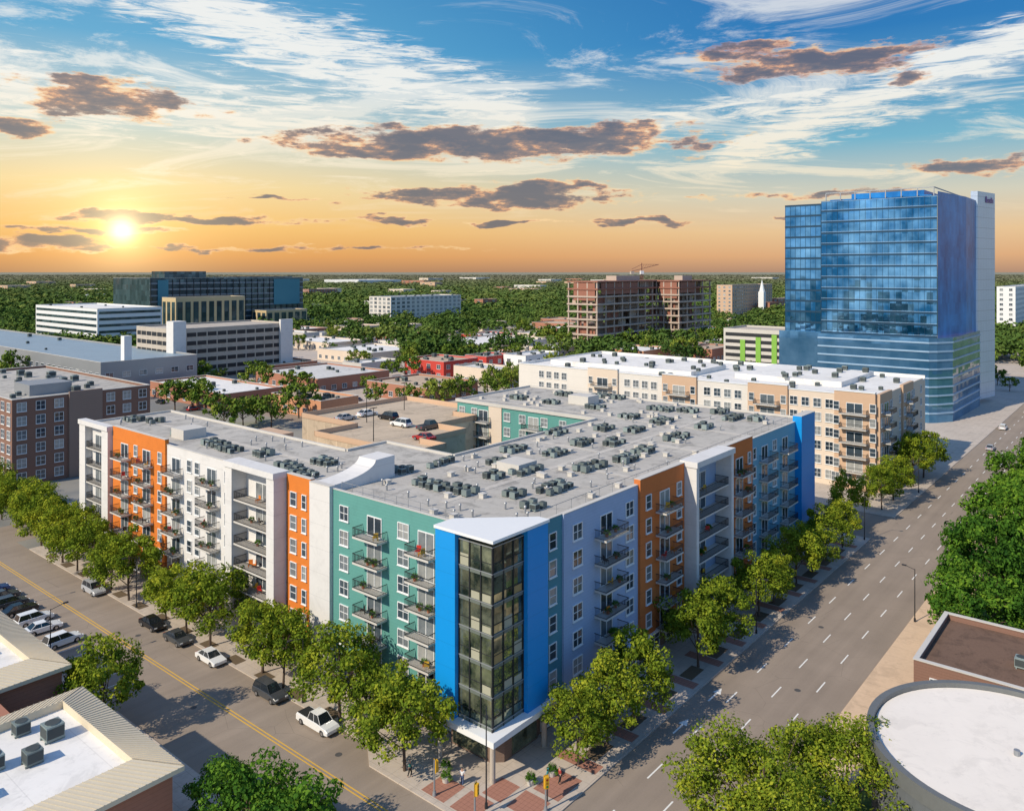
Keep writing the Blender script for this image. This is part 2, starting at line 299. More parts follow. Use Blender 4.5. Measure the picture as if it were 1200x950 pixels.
gstruct('road_cross',MB().box(96,112,-8.998,400,-.2,.008).box(-300,-21.002,108,124,-.2,.008).box(-6.998,95.99,112,124,-.2,.008),[asph])
paving=mat('pavement_concrete',(.47,.40,.33),.9,var=.1,vs=.5,big=.12,grid=(1.6,1.6,.05,.25),stain=.15)
pavb=mat('red_brick_paving',(.34,.16,.11),.9,var=.18,vs=2,grid=(.5,.5,.04,.3))
sandp=mat('sand_coloured_path',(.62,.45,.30),.95,var=.1,vs=.6,big=.15,grid=(3,0,.06,.2),stain=.15)
grass=mat('lawn',(.10,.16,.03),.95,var=.3,vs=2,big=.25)
earth=mat('mulch_bed',(.12,.085,.05),.95,var=.3,vs=2,big=.2)
pp=[(-7,106),(-7,13),(-9.3,10),(-9.3,-4)]
for k in range(7):
    t=PI+k*PI/12; pp.append((-4.3+5*math.cos(t),-5+4*math.sin(t)))
pp+=[(-3,-9),(95.5,-9),(95.5,106)]
gstruct('pavement_main',MB().prism(pp,-.2,.14),[paving])
gstruct('pavement_left',MB().prism([(-21,-8.8),(-21,107),(-31,107),(-31,-8.8)],-.2,.13),[paving])
gstruct('pavement_right',MB().box(-5,600,-28.6,-23.6,-.2,.13),[sandp])
gstruct('pavement_far',MB().box(112,700,-9,420,-.2,.13),[paving])
gstruct('lawn_right',MB().box(-5,600,-140,-28.61,-.2,.10),[grass])
gstruct('lot_left',MB().box(-140,-31.01,-60,107,-.2,.10),[conc])
mk=MB(); lm=mat('white_road_paint',(.72,.71,.66),.8,var=.2,vs=3); ym=mat('yellow_road_paint',(.62,.36,.05),.8,var=.2,vs=3)
for bb in (-12.6,-19.9):
    for k in range(70): mk.box(-2+k*9,1+k*9,bb-.08,bb+.08,.012,.014)
for k in range(70): mk.box(2.5+k*9,5.5+k*9,-16.2-.08,-16.2+.08,.012,.014)
for a0 in (15.5,24.0):
    mk.box(a0,a0+2.2,-10.95,-10.75,.012,.014); mk.poly([(a0+2.2,-11.35,.014),(a0+3.6,-10.85,.014),(a0+2.2,-10.35,.014)])
mk.box(-19.5,-9.5,-6.6,-6.0,.012,.014); mk.box(-19.5,-9.6,-2.6,-2.2,.012,.014)
for b0,b1 in ((-5,300),): mk.box(-13.05,-12.9,b0,b1,.012,.014,1); mk.box(-12.65,-12.5,b0,b1,.012,.014,1)
for k in range(40): mk.box(-21,-16.2,46+k*2.8,46.1+k*2.8,.012,.014)
gstruct('road_markings',mk,[lm,ym])
tagm=MB()
for (a,b) in ((-10,14),(-15,34),(-10.5,57),(12,-14.3),(33,-18),(52,-14.4),(-16,70)): tagm.cyl(a,b,.0092,.0125,.38,.38,14)
gstruct('manhole_covers',tagm,[mat('iron_cover',(.08,.075,.07),.7)])
br=MB()
for (a0,a1,b0,b1) in ((-8.6,-5.6,-3.5,-.6),(-5.2,-2.2,-7.6,-4.6),(-8.6,-5.6,.2,3.2),(-1.6,2.4,-8.0,-5.0),(-5.2,-2.2,-3.9,-1.6)): br.box(a0,a1,b0,b1,.141,.146)
for k in range(13): br.box(4+k*7,5.6+k*7,-8.4,-3.6,.141,.146)
gstruct('brick_paving',br,[pavb])
bd=MB()
for k in range(12): bd.box(5.8+k*7,9.2+k*7,-7.3,-5.6,.141,.16)
for k in range(14): bd.box(-6.6,-5.1,13+k*6.5,15.5+k*6.5,.141,.16)
gstruct('planting_beds',bd,[earth])
# ------------------------------------------------------------------ building parts
def loc_on(face,plane,s,off=0):
    return ((plane-off,s),-PI/2) if face=='L' else ((s,plane-off),0)
WT={}
def win_t(w,h,mull):
    k=(w,h,mull)
    if k in WT: return WT[k]
    f=MB(); t=.09; d=.13
    f.box(-w/2-t,-w/2,-d,0,-t,h+t); f.box(w/2,w/2+t,-d,0,-t,h+t); f.box(-w/2,w/2,-d,0,h,h+t); f.box(-w/2,w/2,-d,0,-t,0); f.box(-w/2-t-.05,w/2+t+.05,-d-.06,0,-t-.08,-t)
    for i in range(1,mull): x=-w/2+w*i/mull; f.box(x-.035,x+.035,-d+.03,0,0,h)
    f.box(-w/2,w/2,-.08,0,h*.5-.03,h*.5+.03)
    p=MB(); p.poly([(-w/2,-.03,0),(w/2,-.03,0),(w/2,-.03,h),(-w/2,-.03,h)])
    WT[k]=(f,p,f.mesh('window',[trim]),p.mesh('pane',[glass])); return WT[k]
def flush(root,wins,limit=100):
    def dist(w):
        (x,y),_=loc_on(w[0],w[1],w[2]); c,n=math.cos(root.rotation_euler[2]),math.sin(root.rotation_euler[2])
        return math.hypot(root.location[0]+x*c-y*n,root.location[1]+x*n+y*c)
    wins=sorted(wins,key=dist)
    for w in wins[:limit]:
        (x,y),rz=loc_on(w[0],w[1],w[2],.002); t=win_t(*w[4:7])
        o=obj('window',t[2],root,(x,y,w[3]),rz); obj('pane',t[3],o)
    if wins[limit:]:
        mb=MB()
        for w in wins[limit:]:
            (x,y),rz=loc_on(w[0],w[1],w[2],.002); t=win_t(*w[4:7]); mb.add(t[0],(x,y,w[3]),rz); mb.add(t[1],(x,y,w[3]),rz,1)
        tag(obj('window',(mb,[trim,glass]),root),kind='stuff')
BT={}
def balcony(root,face,plane,s,z,w,d,door=2.4,rm=darkm):
    k=(w,d,door,rm.name)
    if k not in BT:
        a=MB().box(-w/2,w/2,-d,-.003,-.22,0); r=MB()
        for (x0,x1,y0,y1) in ((-w/2,w/2,-d+.02,-d+.07),(-w/2,-w/2+.05,-d+.07,-.01),(w/2-.05,w/2,-d+.07,-.01)):
            r.box(x0,x1,y0,y1,1.0,1.07); r.box(x0,x1,y0,y1,.08,.12)
        n=int(w/.15)
        for i in range(n+1): x=-w/2+.01+(w-.04)*i/n; r.box(x,x+.025,-d+.03,-d+.055,.0,1.0)
        m=int(d/.15)
        for i in range(1,m):
            y=-d+d*i/m
            for x in (-w/2+.012,w/2-.037): r.box(x,x+.025,y,y+.025,0,1.0)
        g=MB(); dw=door; g.box(-dw/2-.1,dw/2+.1,-.1,-.003,0,.08); g.box(-dw/2-.1,dw/2+.1,-.1,-.003,2.25,2.38)
        for x in (-dw/2-.1,-.04,dw/2): g.box(x,x+.1,-.1,-.003,.08,2.25)
        q=MB(); q.poly([(-dw/2,-.04,.08),(dw/2,-.04,.08),(dw/2,-.04,2.25),(-dw/2,-.04,2.25)])
        BT[k]=(a.mesh('balcony',[concl]),r.mesh('railing',[rm]),g.mesh('door',[trim]),q.mesh('pane',[glass]))
    t=BT[k]; (x,y),rz=loc_on(face,plane,s); o=obj('balcony',t[0],root,(x,y,z),rz); obj('railing',t[1],o); dr=obj('door',t[2],root,(x,y,z),rz); obj('pane',t[3],dr)
    return o
FOOT=[]
# ------------------------------------------------------------------ MAIN APARTMENT BUILDING
A=groot('apartment_building','large multi-coloured apartment block with teal, orange, white and blue facades and glazed corner','apartment building',0,0); FOOT.append((-12,96,-26,108))
ZR=22.4
poly=[(.33,.33),(87.6,.33),(87.6,66),(62.5,66),(62.5,30),(24,30),(24,45),(16,45),(16,99.2),(.33,99.2)]
obj('inner_wall',(MB().prism(poly,.1,ZR-.1),[teal]),A)
obj('roof',(MB().prism(poly,ZR-.1,ZR),[roofg]),A)
pr=MB()
for (x0,x1,y0,y1) in ((62.2,62.55,30.4,66.3),(62.55,87.9,65.9,66.3),(87.55,87.9,.4,65.9),(24,62.2,29.9,30.3),(23.8,24.15,30.3,45.2),(16,23.8,44.9,45.3),(15.8,16.15,45.3,99.5),(.4,15.8,99.15,99.5)): pr.box(x0,x1,y0,y1,ZR-.3,ZR+.35)
obj('parapet',(pr,[concl]),A)
rp=MB()
for (x0,x1,y0,y1) in ((6,80,14.2,15.2),(66,67,16,62),(8,8.9,34,96),(30,31,3,14.1),(50,51,3,14.1),(66,67,3,14.1),(20,21,15.3,28),(40,41,15.3,28)): rp.box(x0,x1,y0,y1,ZR+.004,ZR+.03)
obj('walk_pad',(rp,[mat('pale_walk_pad',(.50,.46,.40),.9,var=.15,vs=.6,stain=.2)]),A)
wl=[]
def seg(face,s0,s1,z0,z1,proj,m,name='wall'):
    mb=MB(); e=.32
    if face=='L': mb.box(-proj,e,s0,s1,z0,z1)
    else: mb.box(s0,s1,-proj,e,z0,z1)
    obj(name,(mb,[m]),A)
    c=MB()
    if z1>20:
        if face=='L': c.box(-proj-.05,e+.02,s0,s1,z1,z1+.08)
        else: c.box(s0,s1,-proj-.05,e+.02,z1,z1+.08)
        obj('parapet_cap',(c,[concl]),A)
ZF=[3.5+3.04*i for i in range(6)]
def wcol(face,plane,s,w=1.2,h=1.7,mull=1,fl=range(6)):
    for i in fl: wl.append((face,plane,s,ZF[i]+.85,w,h,mull))
def bcol(face,plane,s,w,d=1.6,fl=range(6),door=2.4):
    for i in fl: balcony(A,face,plane,s,ZF[i],w,d,door)
seg('L',6.35,27.9,3.3,23.0,0,teal); seg('L',27.9,32.0,.15,23.3,.5,white,'pylon'); seg('L',32.0,37.2,3.3,23.5,.3,orange)
seg('L',37.2,49.2,3.3,23.2,-.1,white); seg('L',49.2,69.6,3.3,22.7,0,white); seg('L',69.6,87.8,3.3,23.5,.3,orange); seg('L',87.8,99.5,3.3,22.9,-.1,white)
wcol('L',0,25.6,1.5,1.7,2); wcol('L',0,15.0,1.7,1.7,2); wcol('L',0,8.2,1.1); bcol('L',0,20.0,4.4); bcol('L',0,11.3,3.8)
wcol('L',-.3,35.6,1.2); wcol('L',-.3,33.3,.8)
def portal(face,s0,s1,proj,top,sg,pw=1.0,mid=None):
    mb=MB()
    def B(a0,a1,n0,n1,z0,z1):
        if face=='L': mb.box(-n1,-n0,a0,a1,z0,z1)
        else: mb.box(a0,a1,-n1,-n0,z0,z1)
    B(s0,s0+pw,-.1,proj,.15,top-.8); B(s1-pw,s1,-.1,proj,.15,top-.8); B(s0-.15,s1+.15,-.1,proj+.2,top-.8,top)
    if mid: B(mid-.25,mid+.25,-.1,proj-.3,.15,top-.8)
    obj('portal_frame',(mb,[sg]),A)
portal('L',37.3,49.0,2.2,23.8,white,1.7)
for i in range(6): balcony(A,'L',.1,43.2,ZF[i],7.9,2.1,3.2)
wcol('L',0,52.0,1.3,1.7,2); bcol('L',0,56.2,4.2); wcol('L',0,60.3,1.2); wcol('L',0,62.6,1.2); bcol('L',0,66.6,4.0)
wcol('L',-.3,71.2,1.1); bcol('L',-.3,75.6,4.2); wcol('L',-.3,79.3,1.1); bcol('L',-.3,83.3,4.2)
portal('L',88.0,99.4,1.1,23.4,white,2.4)
for i in range(6): balcony(A,'L',.1,93.7,ZF[i],6.2,1.1,3.2)
seg('R',5.35,10,3.3,22.9,0,dteal); seg('R',10,26,3.3,22.9,.25,lav); seg('R',26,37.8,3.3,23.6,.6,rust); seg('R',37.8,50,3.3,23.0,-.1,lav)
seg('R',50,61,3.3,23.6,.6,rust); seg('R',61,81,3.3,22.9,.1,bteal); seg('R',81,87.8,.15,24.0,1.3,blue,'blue_panel')
wcol('R',0,8.2,1.2,1.7); wcol('R',-.25,12.6,1.7,1.7,2); bcol('R',-.25,18.6,5.0,1.7); wcol('R',-.25,23.9,1.7,1.7,2)
wcol('R',-.6,28.0,1.2); bcol('R',-.6,32.2,4.6,1.6); wcol('R',-.6,36.2,1.2)
portal('R',37.9,49.9,2.4,23.9,white,.8)
for i in range(6): balcony(A,'R',.1,43.9,ZF[i],9.8,2.2,3.2)
wcol('R',-.6,51.8,1.2); bcol('R',-.6,55.8,4.4,1.6); wcol('R',-.6,59.6,1.0)
wcol('R',-.1,62.8,1.1); bcol('R',-.1,67,4.4); wcol('R',-.1,71.3,1.6,1.7,2); bcol('R',-.1,76,4.4)
for s in (34,38,42.5,48,52,56,61,64.5): 
    for i in (2,3,4,5): wl.append(('L',62.5,s,ZF[i]+.85,1.5,1.6,2))
for s in (45.2,58.5):
    for i in (3,4,5): balcony(A,'L',62.5,s,ZF[i],4.2,1.5)
obj('wall',(MB().box(62.30,62.45,53.4,56.9,0,ZR),[cream]),A); 
flush(A,wl)
ba=MB().box(.05,.31,6.3,27.8,.14,3.3).box(.05,.31,32,99.4,.14,3.3).box(5.3,81,.05,.31,.14,3.3); obj('base_wall',(ba,[bbase]),A)
for s in list(np.arange(9,27,4.4))+list(np.arange(38,98,6)): 
    t=win_t(3.0,2.1,3); o=obj('storefront_window',t[2],A,(.04,s,.6),-PI/2); obj('pane',t[3],o)
for s in list(np.arange(8,80,5.5)):
    t=win_t(3.6,2.2,3); o=obj('storefront_window',t[2],A,(s,.04,.6),0); obj('pane',t[3],o)
fl=MB().box(-.35,.05,6.3,27.8,3.05,3.3).box(-.35,.05,32.1,99.4,3.05,3.3).box(5.3,81,-.9,.04,3.05,3.3); obj('ledge',(fl,[trim]),A)
gz=MB(); gz.box(-3,.3,-1,3.5,4.7,22.9); gz.box(.3,1.84,-1,.3,4.7,22.9); obj('corner_glazing',(gz,[dglass]),A)
ml=MB(); spm=mat('bronze_grey_spandrel',(.13,.15,.13),.35)
for i in range(7):
    z=4.7+3.03*i; z1=min(z+.42,22.9)
    obj('spandrel_band',(MB().prism([(-3.07,3.5),(-3.07,-1.07),(1.84,-1.07),(1.84,-1.0),(-3.0,-1.0),(-3.0,3.5)],z,z1),[spm]),A)
    obj('floor_line',(MB().prism([(-3.13,3.5),(-3.13,-1.13),(1.84,-1.13),(1.84,-1.07),(-3.07,-1.07),(-3.07,3.5)],z1-.08,z1),[greym]),A)
    if i<6: ml.box(-3.05,-3,-1.0,3.5,z+1.3,z+1.36,0); ml.box(-3,1.84,-1.05,-1,z+1.3,z+1.36)
for y in (-1.06,.45,1.97,3.42): ml.box(-3.12,-2.99,y-.05,y+.06,4.7,22.9)
for x in (-2.9,-1.35,.2,1.76): ml.box(x-.06,x+.05,-1.12,-.99,4.7,22.9)
obj('mullion',(ml,[darkm]),A)
bl=[mat('pale_curtain',(.34,.33,.24),.8,var=.15,vs=3),mat('warm_room_curtain',(.34,.23,.09),.8,var=.2,vs=3)]; rr=random.Random(5)
for i in range(6):
    z=5.14+3.03*i
    for k in range(3):
        if rr.random()<.3: h=rr.uniform(.5,1.2); y=-1+k*1.5; obj('curtain',(MB().box(-3.012,-3.002,y+.2,y+1.3,z,z+h),[rr.choice(bl)]),A)
        if rr.random()<.3: h=rr.uniform(.5,1.2); x=-2.9+k*1.55; obj('curtain',(MB().box(x+.15,x+1.4,-1.012,-1.002,z,z+h),[rr.choice(bl)]),A)
obj('blue_panel',(MB().box(-3.6,0,3.5,6.3,4.7,23.5),[blue]),A); obj('blue_panel',(MB().box(1.84,5.3,-1.6,0,4.7,23.5),[blue]),A)
obj('canopy_roof',(MB().prism([(-3.75,6.4),(-3.75,-1.75),(5.4,-1.75),(5.4,-.3),(-.9,6.4)],23.5,23.8),[trim]),A)
obj('entrance_canopy',(MB().prism([(-4.3,6.5),(-4.3,-2.3),(5.5,-2.3),(5.5,.02),(.02,6.5)],4.1,4.7),[trim]),A)
en=MB().prism([(-1.2,6.3),(-1.2,.9),(-.2,-.2),(5.3,-.2),(5.3,.2),(.2,6.3)],.14,4.1); obj('entrance_wall',(en,[bbase]),A)
obj('entrance_glazing',(MB().box(-1.3,-1.2,1.2,6,.4,3.5),[dglass]),A); obj('entrance_glazing',(MB().box(1,5,-.3,-.2,.4,3.5),[dglass]),A)
for (x,y) in ((-3.4,-1.4),(-3.6,5.6),(4.6,-1.6)): obj('column',(MB().cyl(x,y,.14,4.1,.28),[conc]),A)
ar=[(-.3,ZR)]
for k in range(11): t=k/10*PI/2; ar.append((-.3+7.5*math.sin(t),23.3+1.9*(1-math.cos(t))))
ar+= [(10.5,25.3),(10.5,ZR)]
am=MB(); n=len(ar)
for y in (28.2,31.6): am.poly([(p[0],y,p[1]) for p in (ar if y<30 else ar[::-1])])
for k in range(n): p,q=ar[k],ar[(k+1)%n]; am.poly([(p[0],28.2,p[1]),(q[0],28.2,q[1]),(q[0],31.6,q[1]),(p[0],31.6,p[1])])
obj('arched_fin',(am,[white]),A)
for (x0,x1,y0,y1,hh) in ((22,26,16,20,1.2),(74,78,40,45,1.8),(4,8,72,76,1.6)): obj('penthouse',(MB().box(x0,x1,y0,y1,ZR,ZR+hh),[concl]),A)
rl=MB()
for k in range(11): y=7+k*2; rl.box(.7,.74,y,y+.04,ZR,23.9)
for k in range(26): x=7+k*2.9; rl.box(x,x+.04,.7,.74,ZR,23.9)
rl.box(.7,.74,7,27.04,23.85,23.9); rl.box(7,79.5,.7,.74,23.85,23.9); obj('roof_railing',(rl,[greym]),A)
# parking deck in the middle
D=groot('parking_deck','tan open-air car park deck enclosed by the multi-coloured apartment block','car park',0,0)
dp=[(30,45.6),(38,45.6),(38,52),(50,52),(50,60),(61.9,60),(61.9,66.6),(70,66.6),(70,90),(40,90),(40,72),(30,72)]
obj('deck',(MB().prism(dp,.1,19.0),[mat('deck_concrete',(.48,.38,.27),.9,var=.1,vs=.3,big=.2,grid=(0,2.8,.1,-.35),stain=.25)]),D)
dr=MB()
for k in range(len(dp)):
    p,q=dp[k],dp[(k+1)%len(dp)]; x0,x1=sorted((p[0],q[0])); y0,y1=sorted((p[1],q[1])); dr.box(x0-.12,x1+.12,y0-.12,y1+.12,19.0,20.0+.001*k)
obj('parapet',(dr,[tan]),D)
for (x,y) in ((34,60),(45,75),(60,80)): obj('lamp_post',(MB().cyl(x,y,19,25,.09,.06,8).box(x-.8,x+.8,y-.12,y+.12,25,25.12),[darkm]),D)
LO=groot('low_roof_building','low tan-roofed inner building between the left wing and the car park deck','building',0,0)
obj('wall',(MB().box(17,29.6,46,88,.1,15.9),[brickl]),LO); obj('roof',(MB().box(17,29.6,46,88,15.9,16.3),[rooft]),LO); obj('stair_tower',(MB().box(22,28,76,84,16.3,19.5),[tan]),LO)
# rooftop condensers
t=MB().box(-.5,.5,-.5,.5,.12,.95,0); t.cyl(0,0,.95,1.0,.42,.42,12,0,1); t.box(-.46,.46,-.51,-.5,.25,.85,1); t.box(-.51,-.5,-.46,.46,.25,.85,1); t.box(-.55,.55,-.4,-.3,0,.12); t.box(-.55,.55,.3,.4,0,.12)
acmesh=t.mesh('condenser',[acm,acd])
def inroof(a,b): return (1.2<a<86.5 and 1.2<b<29) or (63.5<a<86.5 and 29<=b<65) or (1.2<a<15 and 29<=b<98) 
acl=[(150,490,6,1),(175,492,4,1),(205,507,6,1),(245,519,8,1),(262,525,6,1),(330,545,6,1),(345,553,8,1),(372,540,6,1),(300,530,4,1),(495,566,8,1),(532,573,6,1),(520,540,8,0),(480,549,4,0),(570,556,4,1),(592,577,4,1),(625,549,8,0),(660,570,8,0),(658,529,6,0),(700,545,8,0),(742,536,6,0),(690,517,6,0),(727,517,6,0),(760,527,6,0),(800,511,8,0),(832,498,6,0),(782,492,8,0),(865,488,8,0),(893,489,6,0),(850,481,6,0),(640,470,6,1),(603,465,6,1),(655,461,6,1),(700,463,6,1),(692,476,6,1),(730,487,6,1),(768,478,8,1),(815,474,6,1),(660,505,6,0),(715,500,6,0),(750,502,6,0),(560,520,4,0),(590,540,4,0),(610,525,6,0),(720,465,4,1),(635,590,4,0),(800,480,6,1)]
nac=0
for (x,y,n,d) in acl:
    a,b=ag(x,y,ZR+.5)
    for k in range(n):
        i,j=k//2,k%2; aa,bb=(a+j*1.5+rnd.uniform(-.15,.15),b+(i-n/4)*1.4) if d else (a+(i-n/4)*1.4,b+j*1.5+rnd.uniform(-.15,.15))
        if inroof(aa,bb) and not (-1<aa<11.6 and 27.4<bb<32.4) and nac<290:
            X,Y=g2w(aa,bb); tag(obj('air_conditioner',acmesh,None,(X,Y,ZR+.03),TH+rnd.choice((0,PI/2,PI)),rnd.choice((.75,.85,.95))),'grey condenser standing on the grey roof of the multi-coloured apartment block','air conditioner','air conditioning units on the grey apartment roof'); nac+=1
vt=MB().cyl(0,0,0,.7,.12,.12,8).cyl(0,0,.7,.85,.2,.12,8); vme=vt.mesh('roof_vent',[greym])
bx_=MB().box(-.35,.35,-.35,.35,0,.5).box(-.42,.42,-.42,.42,.5,.6); bme=bx_.mesh('roof_fan',[concl])
for k in range(180):
    a,b=(rnd.uniform(2,86),rnd.uniform(2,28)) if k%3 else ((rnd.uniform(2,14),rnd.uniform(33,97)) if k%2 else (rnd.uniform(64,86),rnd.uniform(30,64)))
    X,Y=g2w(a,b)
    if k%2: tag(obj('roof_vent',vme,None,(X,Y,ZR),0),'small capped vent pipe on the grey roof of the multi-coloured apartment block','vent','vent pipes on the grey apartment roof')
    else: tag(obj('roof_fan',bme,None,(X,Y,ZR),TH),'small pale square roof fan on the grey roof of the multi-coloured apartment block','vent','square fans on the grey apartment roof')
# ------------------------------------------------------------------ generic buildings
def span(P,xt,D_):
    t=(xt-HX)/F; return (t*P[1]-P[0])/(D_[0]-t*D_[1])
def bpx(xl,xc,xr,yb,yt,La=None,Lb=None):
    P=at(xc,yb); a,b=w2g(*P); La=La or span(P,xr,U); Lb=Lb or span(P,xl,V); h=H-(yt-HY)*P[1]/F
    return a,b,La,Lb,h
def simple(name,label,cat,g,wm,rm,fl=0,sp=4,ww=1.6,wh=1.7,mull=2,par=.7,limit=60,z0=1.2,group=None,band=None,acs=0):
    a,b,La,Lb,h=g; r=groot(name,label,cat,a,b,0,group); FOOT.append((a-3,a+La+3,b-3,b+Lb+3))
    w=MB().box(0,La,0,Lb,.05,h-par)
    for (x0,x1,y0,y1) in ((0,La,0,.35),(0,La,Lb-.35,Lb),(0,.35,.35,Lb-.35),(La-.35,La,.35,Lb-.35)): w.box(x0,x1,y0,y1,h-par,h)
    obj('wall',(w,[wm]),r); obj('roof',(MB().box(.36,La-.36,.36,Lb-.36,h-par+.002,h-par+.05),[rm]),r)
    cp=MB()
    for (x0,x1,y0,y1) in ((-.08,La+.08,-.08,.45),(-.08,La+.08,Lb-.45,Lb+.08),(-.08,.45,.45,Lb-.45),(La-.45,La+.08,.45,Lb-.45)): cp.box(x0,x1,y0,y1,h,h+.12)
    obj('parapet_cap',(cp,[concl]),r)
    if fl:
        fh=(h-par)/fl; ws=[]
        for i in range(fl):
            z=i*fh+min(z0,fh*.35)
            for face,L in (('L',Lb),('R',La)):
                if band:
                    mb=MB(); 
                    if face=='L': mb.box(-.06,0,1,L-1,z,z+fh*band)
                    else: mb.box(1,L-1,-.06,0,z,z+fh*band)
                    obj('window_band',(mb,[blackg]),r)
                else:
                    n=max(1,int(L/sp))
                    for k in range(n): ws.append((face,0,(k+.5)*L/n,z,ww,min(wh,fh*.6),mull))
        if ws: flush(r,ws,limit)
    short=' '.join(label.split()[:7])
    rr=random.Random(int(a*7+b))
    for k in range(acs):
        x,y=rr.uniform(2,max(3,La-3)),rr.uniform(2,max(3,Lb-3)); s=rr.uniform(.8,1.9)
        if x+s<La-.6 and y+s<Lb-.6:
            o=obj('rooftop_unit',acmesh,None,g2w(a+x,b+y)+(h-par+.05,),TH,s); tag(o,'grey rooftop unit on the '+short,'air conditioner','rooftop units on the '+short)
    return r
ca,cb=ag(1027,577); 
CR=groot('apartment_building','long cream and tan apartment block with stepped white roof behind the multi-coloured block','apartment building',ca,cb); ch=21.6; FOOT.append((ca-4,ca+60,cb-5,cb+112))
LA=46; LB=104
obj('wall',(MB().box(0,LA,0,LB,.1,ch-.8),[cream]),CR)
cw=[]
for k,(y0,y1,p,m) in enumerate(((0,9,.9,tan),(9,20,.3,cream),(20,30,.9,tan),(30,44,.3,palegrey),(44,54,.9,tan),(54,68,.3,palegrey),(68,78,.9,cream),(78,104,.3,palegrey))):
    zt=ch+(.8 if p>.5 else 0)
    obj('wall',(MB().box(-p,0,y0,y1,.1,zt),[m]),CR); obj('parapet_cap',(MB().box(-p-.15,.4,y0,y1,zt,zt+.2),[trim]),CR)
    for i in range(6):
        z=1.6+3.3*i; c=(y0+y1)/2
        if p>.5 and i>0: balcony(CR,'L',-p,c,z-.6,6.0,1.7,3.4); cw.append(('L',-p,c-4.0,z,1.2,1.8,1)); cw.append(('L',-p,c+4.0,z,1.2,1.8,1))
        else:
            for d in (-4.2,-1.4,1.4,4.2): cw.append(('L',-p,c+d,z,1.7,1.9,2))
for k,(x0,x1,p,m) in enumerate(((0,10,.8,tan),(10,20,.3,cream),(20,30,.8,tan),(30,42,.3,cream))):
    obj('wall',(MB().box(x0,x1,-p,0,.1,ch+(.6 if p>.5 else 0)),[m]),CR)
    for i in range(6):
        z=1.6+3.3*i; c=(x0+x1)/2
        if p>.5 and i>0: balcony(CR,'R',-p,c,z-.6,5.2,1.7,3.2)
        for d in (-3.7,3.7): cw.append(('R',-p,c+d,z,1.4,1.8,2))
flush(CR,cw,100)
obj('roof',(MB().box(.4,LA,0,LB,ch-.8,ch-.5),[roofw]),CR)
pe=MB().box(LA-.3,LA,0,LB,ch-.5,ch+.3).box(0,LA-.3,LB-.3,LB,ch-.5,ch+.3); obj('parapet',(pe,[roofw]),CR)
obj('upper_roof',(MB().box(8,30,50,LB-6,ch-.49,ch+.9),[roofw]),CR); obj('upper_roof',(MB().box(14,LA-4,12,40,ch-.49,ch+.8),[roofw]),CR)
for k in range(60):
    x,y=rnd.uniform(3,LA-3),rnd.uniform(3,LB-4); zz=ch-.5
    if 7<x<31 and 48<y<LB-5: zz=ch+.9
    elif 13<x<LA-3 and 11<y<41: zz=ch+.8
    tag(obj('rooftop_unit',acmesh,None,g2w(ca+x,cb+y)+(zz,),TH,rnd.uniform(.9,1.4)),'grey condenser unit on the white roof of the cream apartment block','air conditioner','air conditioning units on the white cream-block roof')
# blue glass tower
KP=at(1098,496); ka,kb=w2g(*KP)
T=groot('office_tower','tall blue mirrored glass office tower with white side fin','office tower',ka,kb); FOOT.append((ka-6,ka+90,kb-12,kb+60))
clad=mat('pale_blue_grey_cladding',(.30,.42,.54),.4,metal=.2)
obj('podium',(MB().prism([(-2,38),(-2,2),(0,0),(6,-3.5),(48,-4.5),(55,0),(55,54),(3,54),(3,38)],.1,28),[towp]),T)
for i in range(9): 
    z=3+2.9*i; obj('spandrel_band',(MB().prism([(-2.25,38),(-2.25,1.9),(-.2,-.2),(5.9,-3.75),(48.1,-4.8),(48,-4),(6,-3),(0,.5),(-1.5,2),(-1.5,38)],z,z+.5),[clad]),T)
obj('curtain_wall',(MB().box(0,56,0,37.4,28,75),[towg]),T)
obj('curtain_wall',(MB().box(5,50,37.4,52.5,26,74.2),[towg]),T)
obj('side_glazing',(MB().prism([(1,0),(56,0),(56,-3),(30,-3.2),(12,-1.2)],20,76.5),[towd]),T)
mm=MB(); m2=MB()
for i in range(13):
    z=28+3.92*i; z1=min(z+.9,75); mm.box(-.12,0,-.02,37.4,z,z1-.35 if i<12 else z+.1); m2.box(-.2,-.0,-.1,37.4,z1-.2,z1-.1)
    mm.box(4.88,5,37.4,52.5,z-1,z-.3)
for k in range(21): y=k*1.87; mm.box(-.1,0,y-.035,y+.035,28,75)
for k in range(9): y=37.4+k*1.87; mm.box(4.9,5,y-.04,y+.04,26,74.2)
obj('mullion',(mm,[mat('dark_blue_mullion',(.015,.05,.09),.4,metal=.3)]),T); obj('floor_line',(m2,[clad]),T)
obj('fin',(MB().prism([(48,-1.5),(49,-3.6),(65,-6.8),(66,-4.6)],2,80),[mat('white_fin_panel',(.56,.62,.70),.35,metal=.2,lines=(3.9,.05,.3),grid=(2.4,0,.12,.2))]),T)
rs=MB().box(2,50,2,35,75,75.6); rs.box(10,40,6,30,75.6,78); obj('roof_screen',(rs,[towd]),T)
ss=MB()
for k in range(8): ss.box(1,1.3,1+k*5,1.3+k*5,75,78)
ss.box(1,1.3,1,36.3,77.8,78.1); ss.box(1.3,45,1,1.3,77.8,78.1); obj('roof_frame',(ss,[greym]),T)
lg=MB(); fd=np.array([16,-3.2]); fd/=np.linalg.norm(fd); fn=np.array([fd[1],-fd[0]])
def fp(s,z,o=.2): q=np.array([49,-3.6])+fd*s+fn*o; return (q[0],q[1],z)
for (s0,s1,z0,z1) in ((7,8.2,76,78.4),(8.8,9.5,76,77.6),(10,10.7,76,77.6),(11.2,11.9,76,77.6),(12.4,13.1,76,78.2),(13.6,14.3,76,77.6)): lg.poly([fp(s0,z0),fp(s1,z0),fp(s1,z1),fp(s0,z1)])
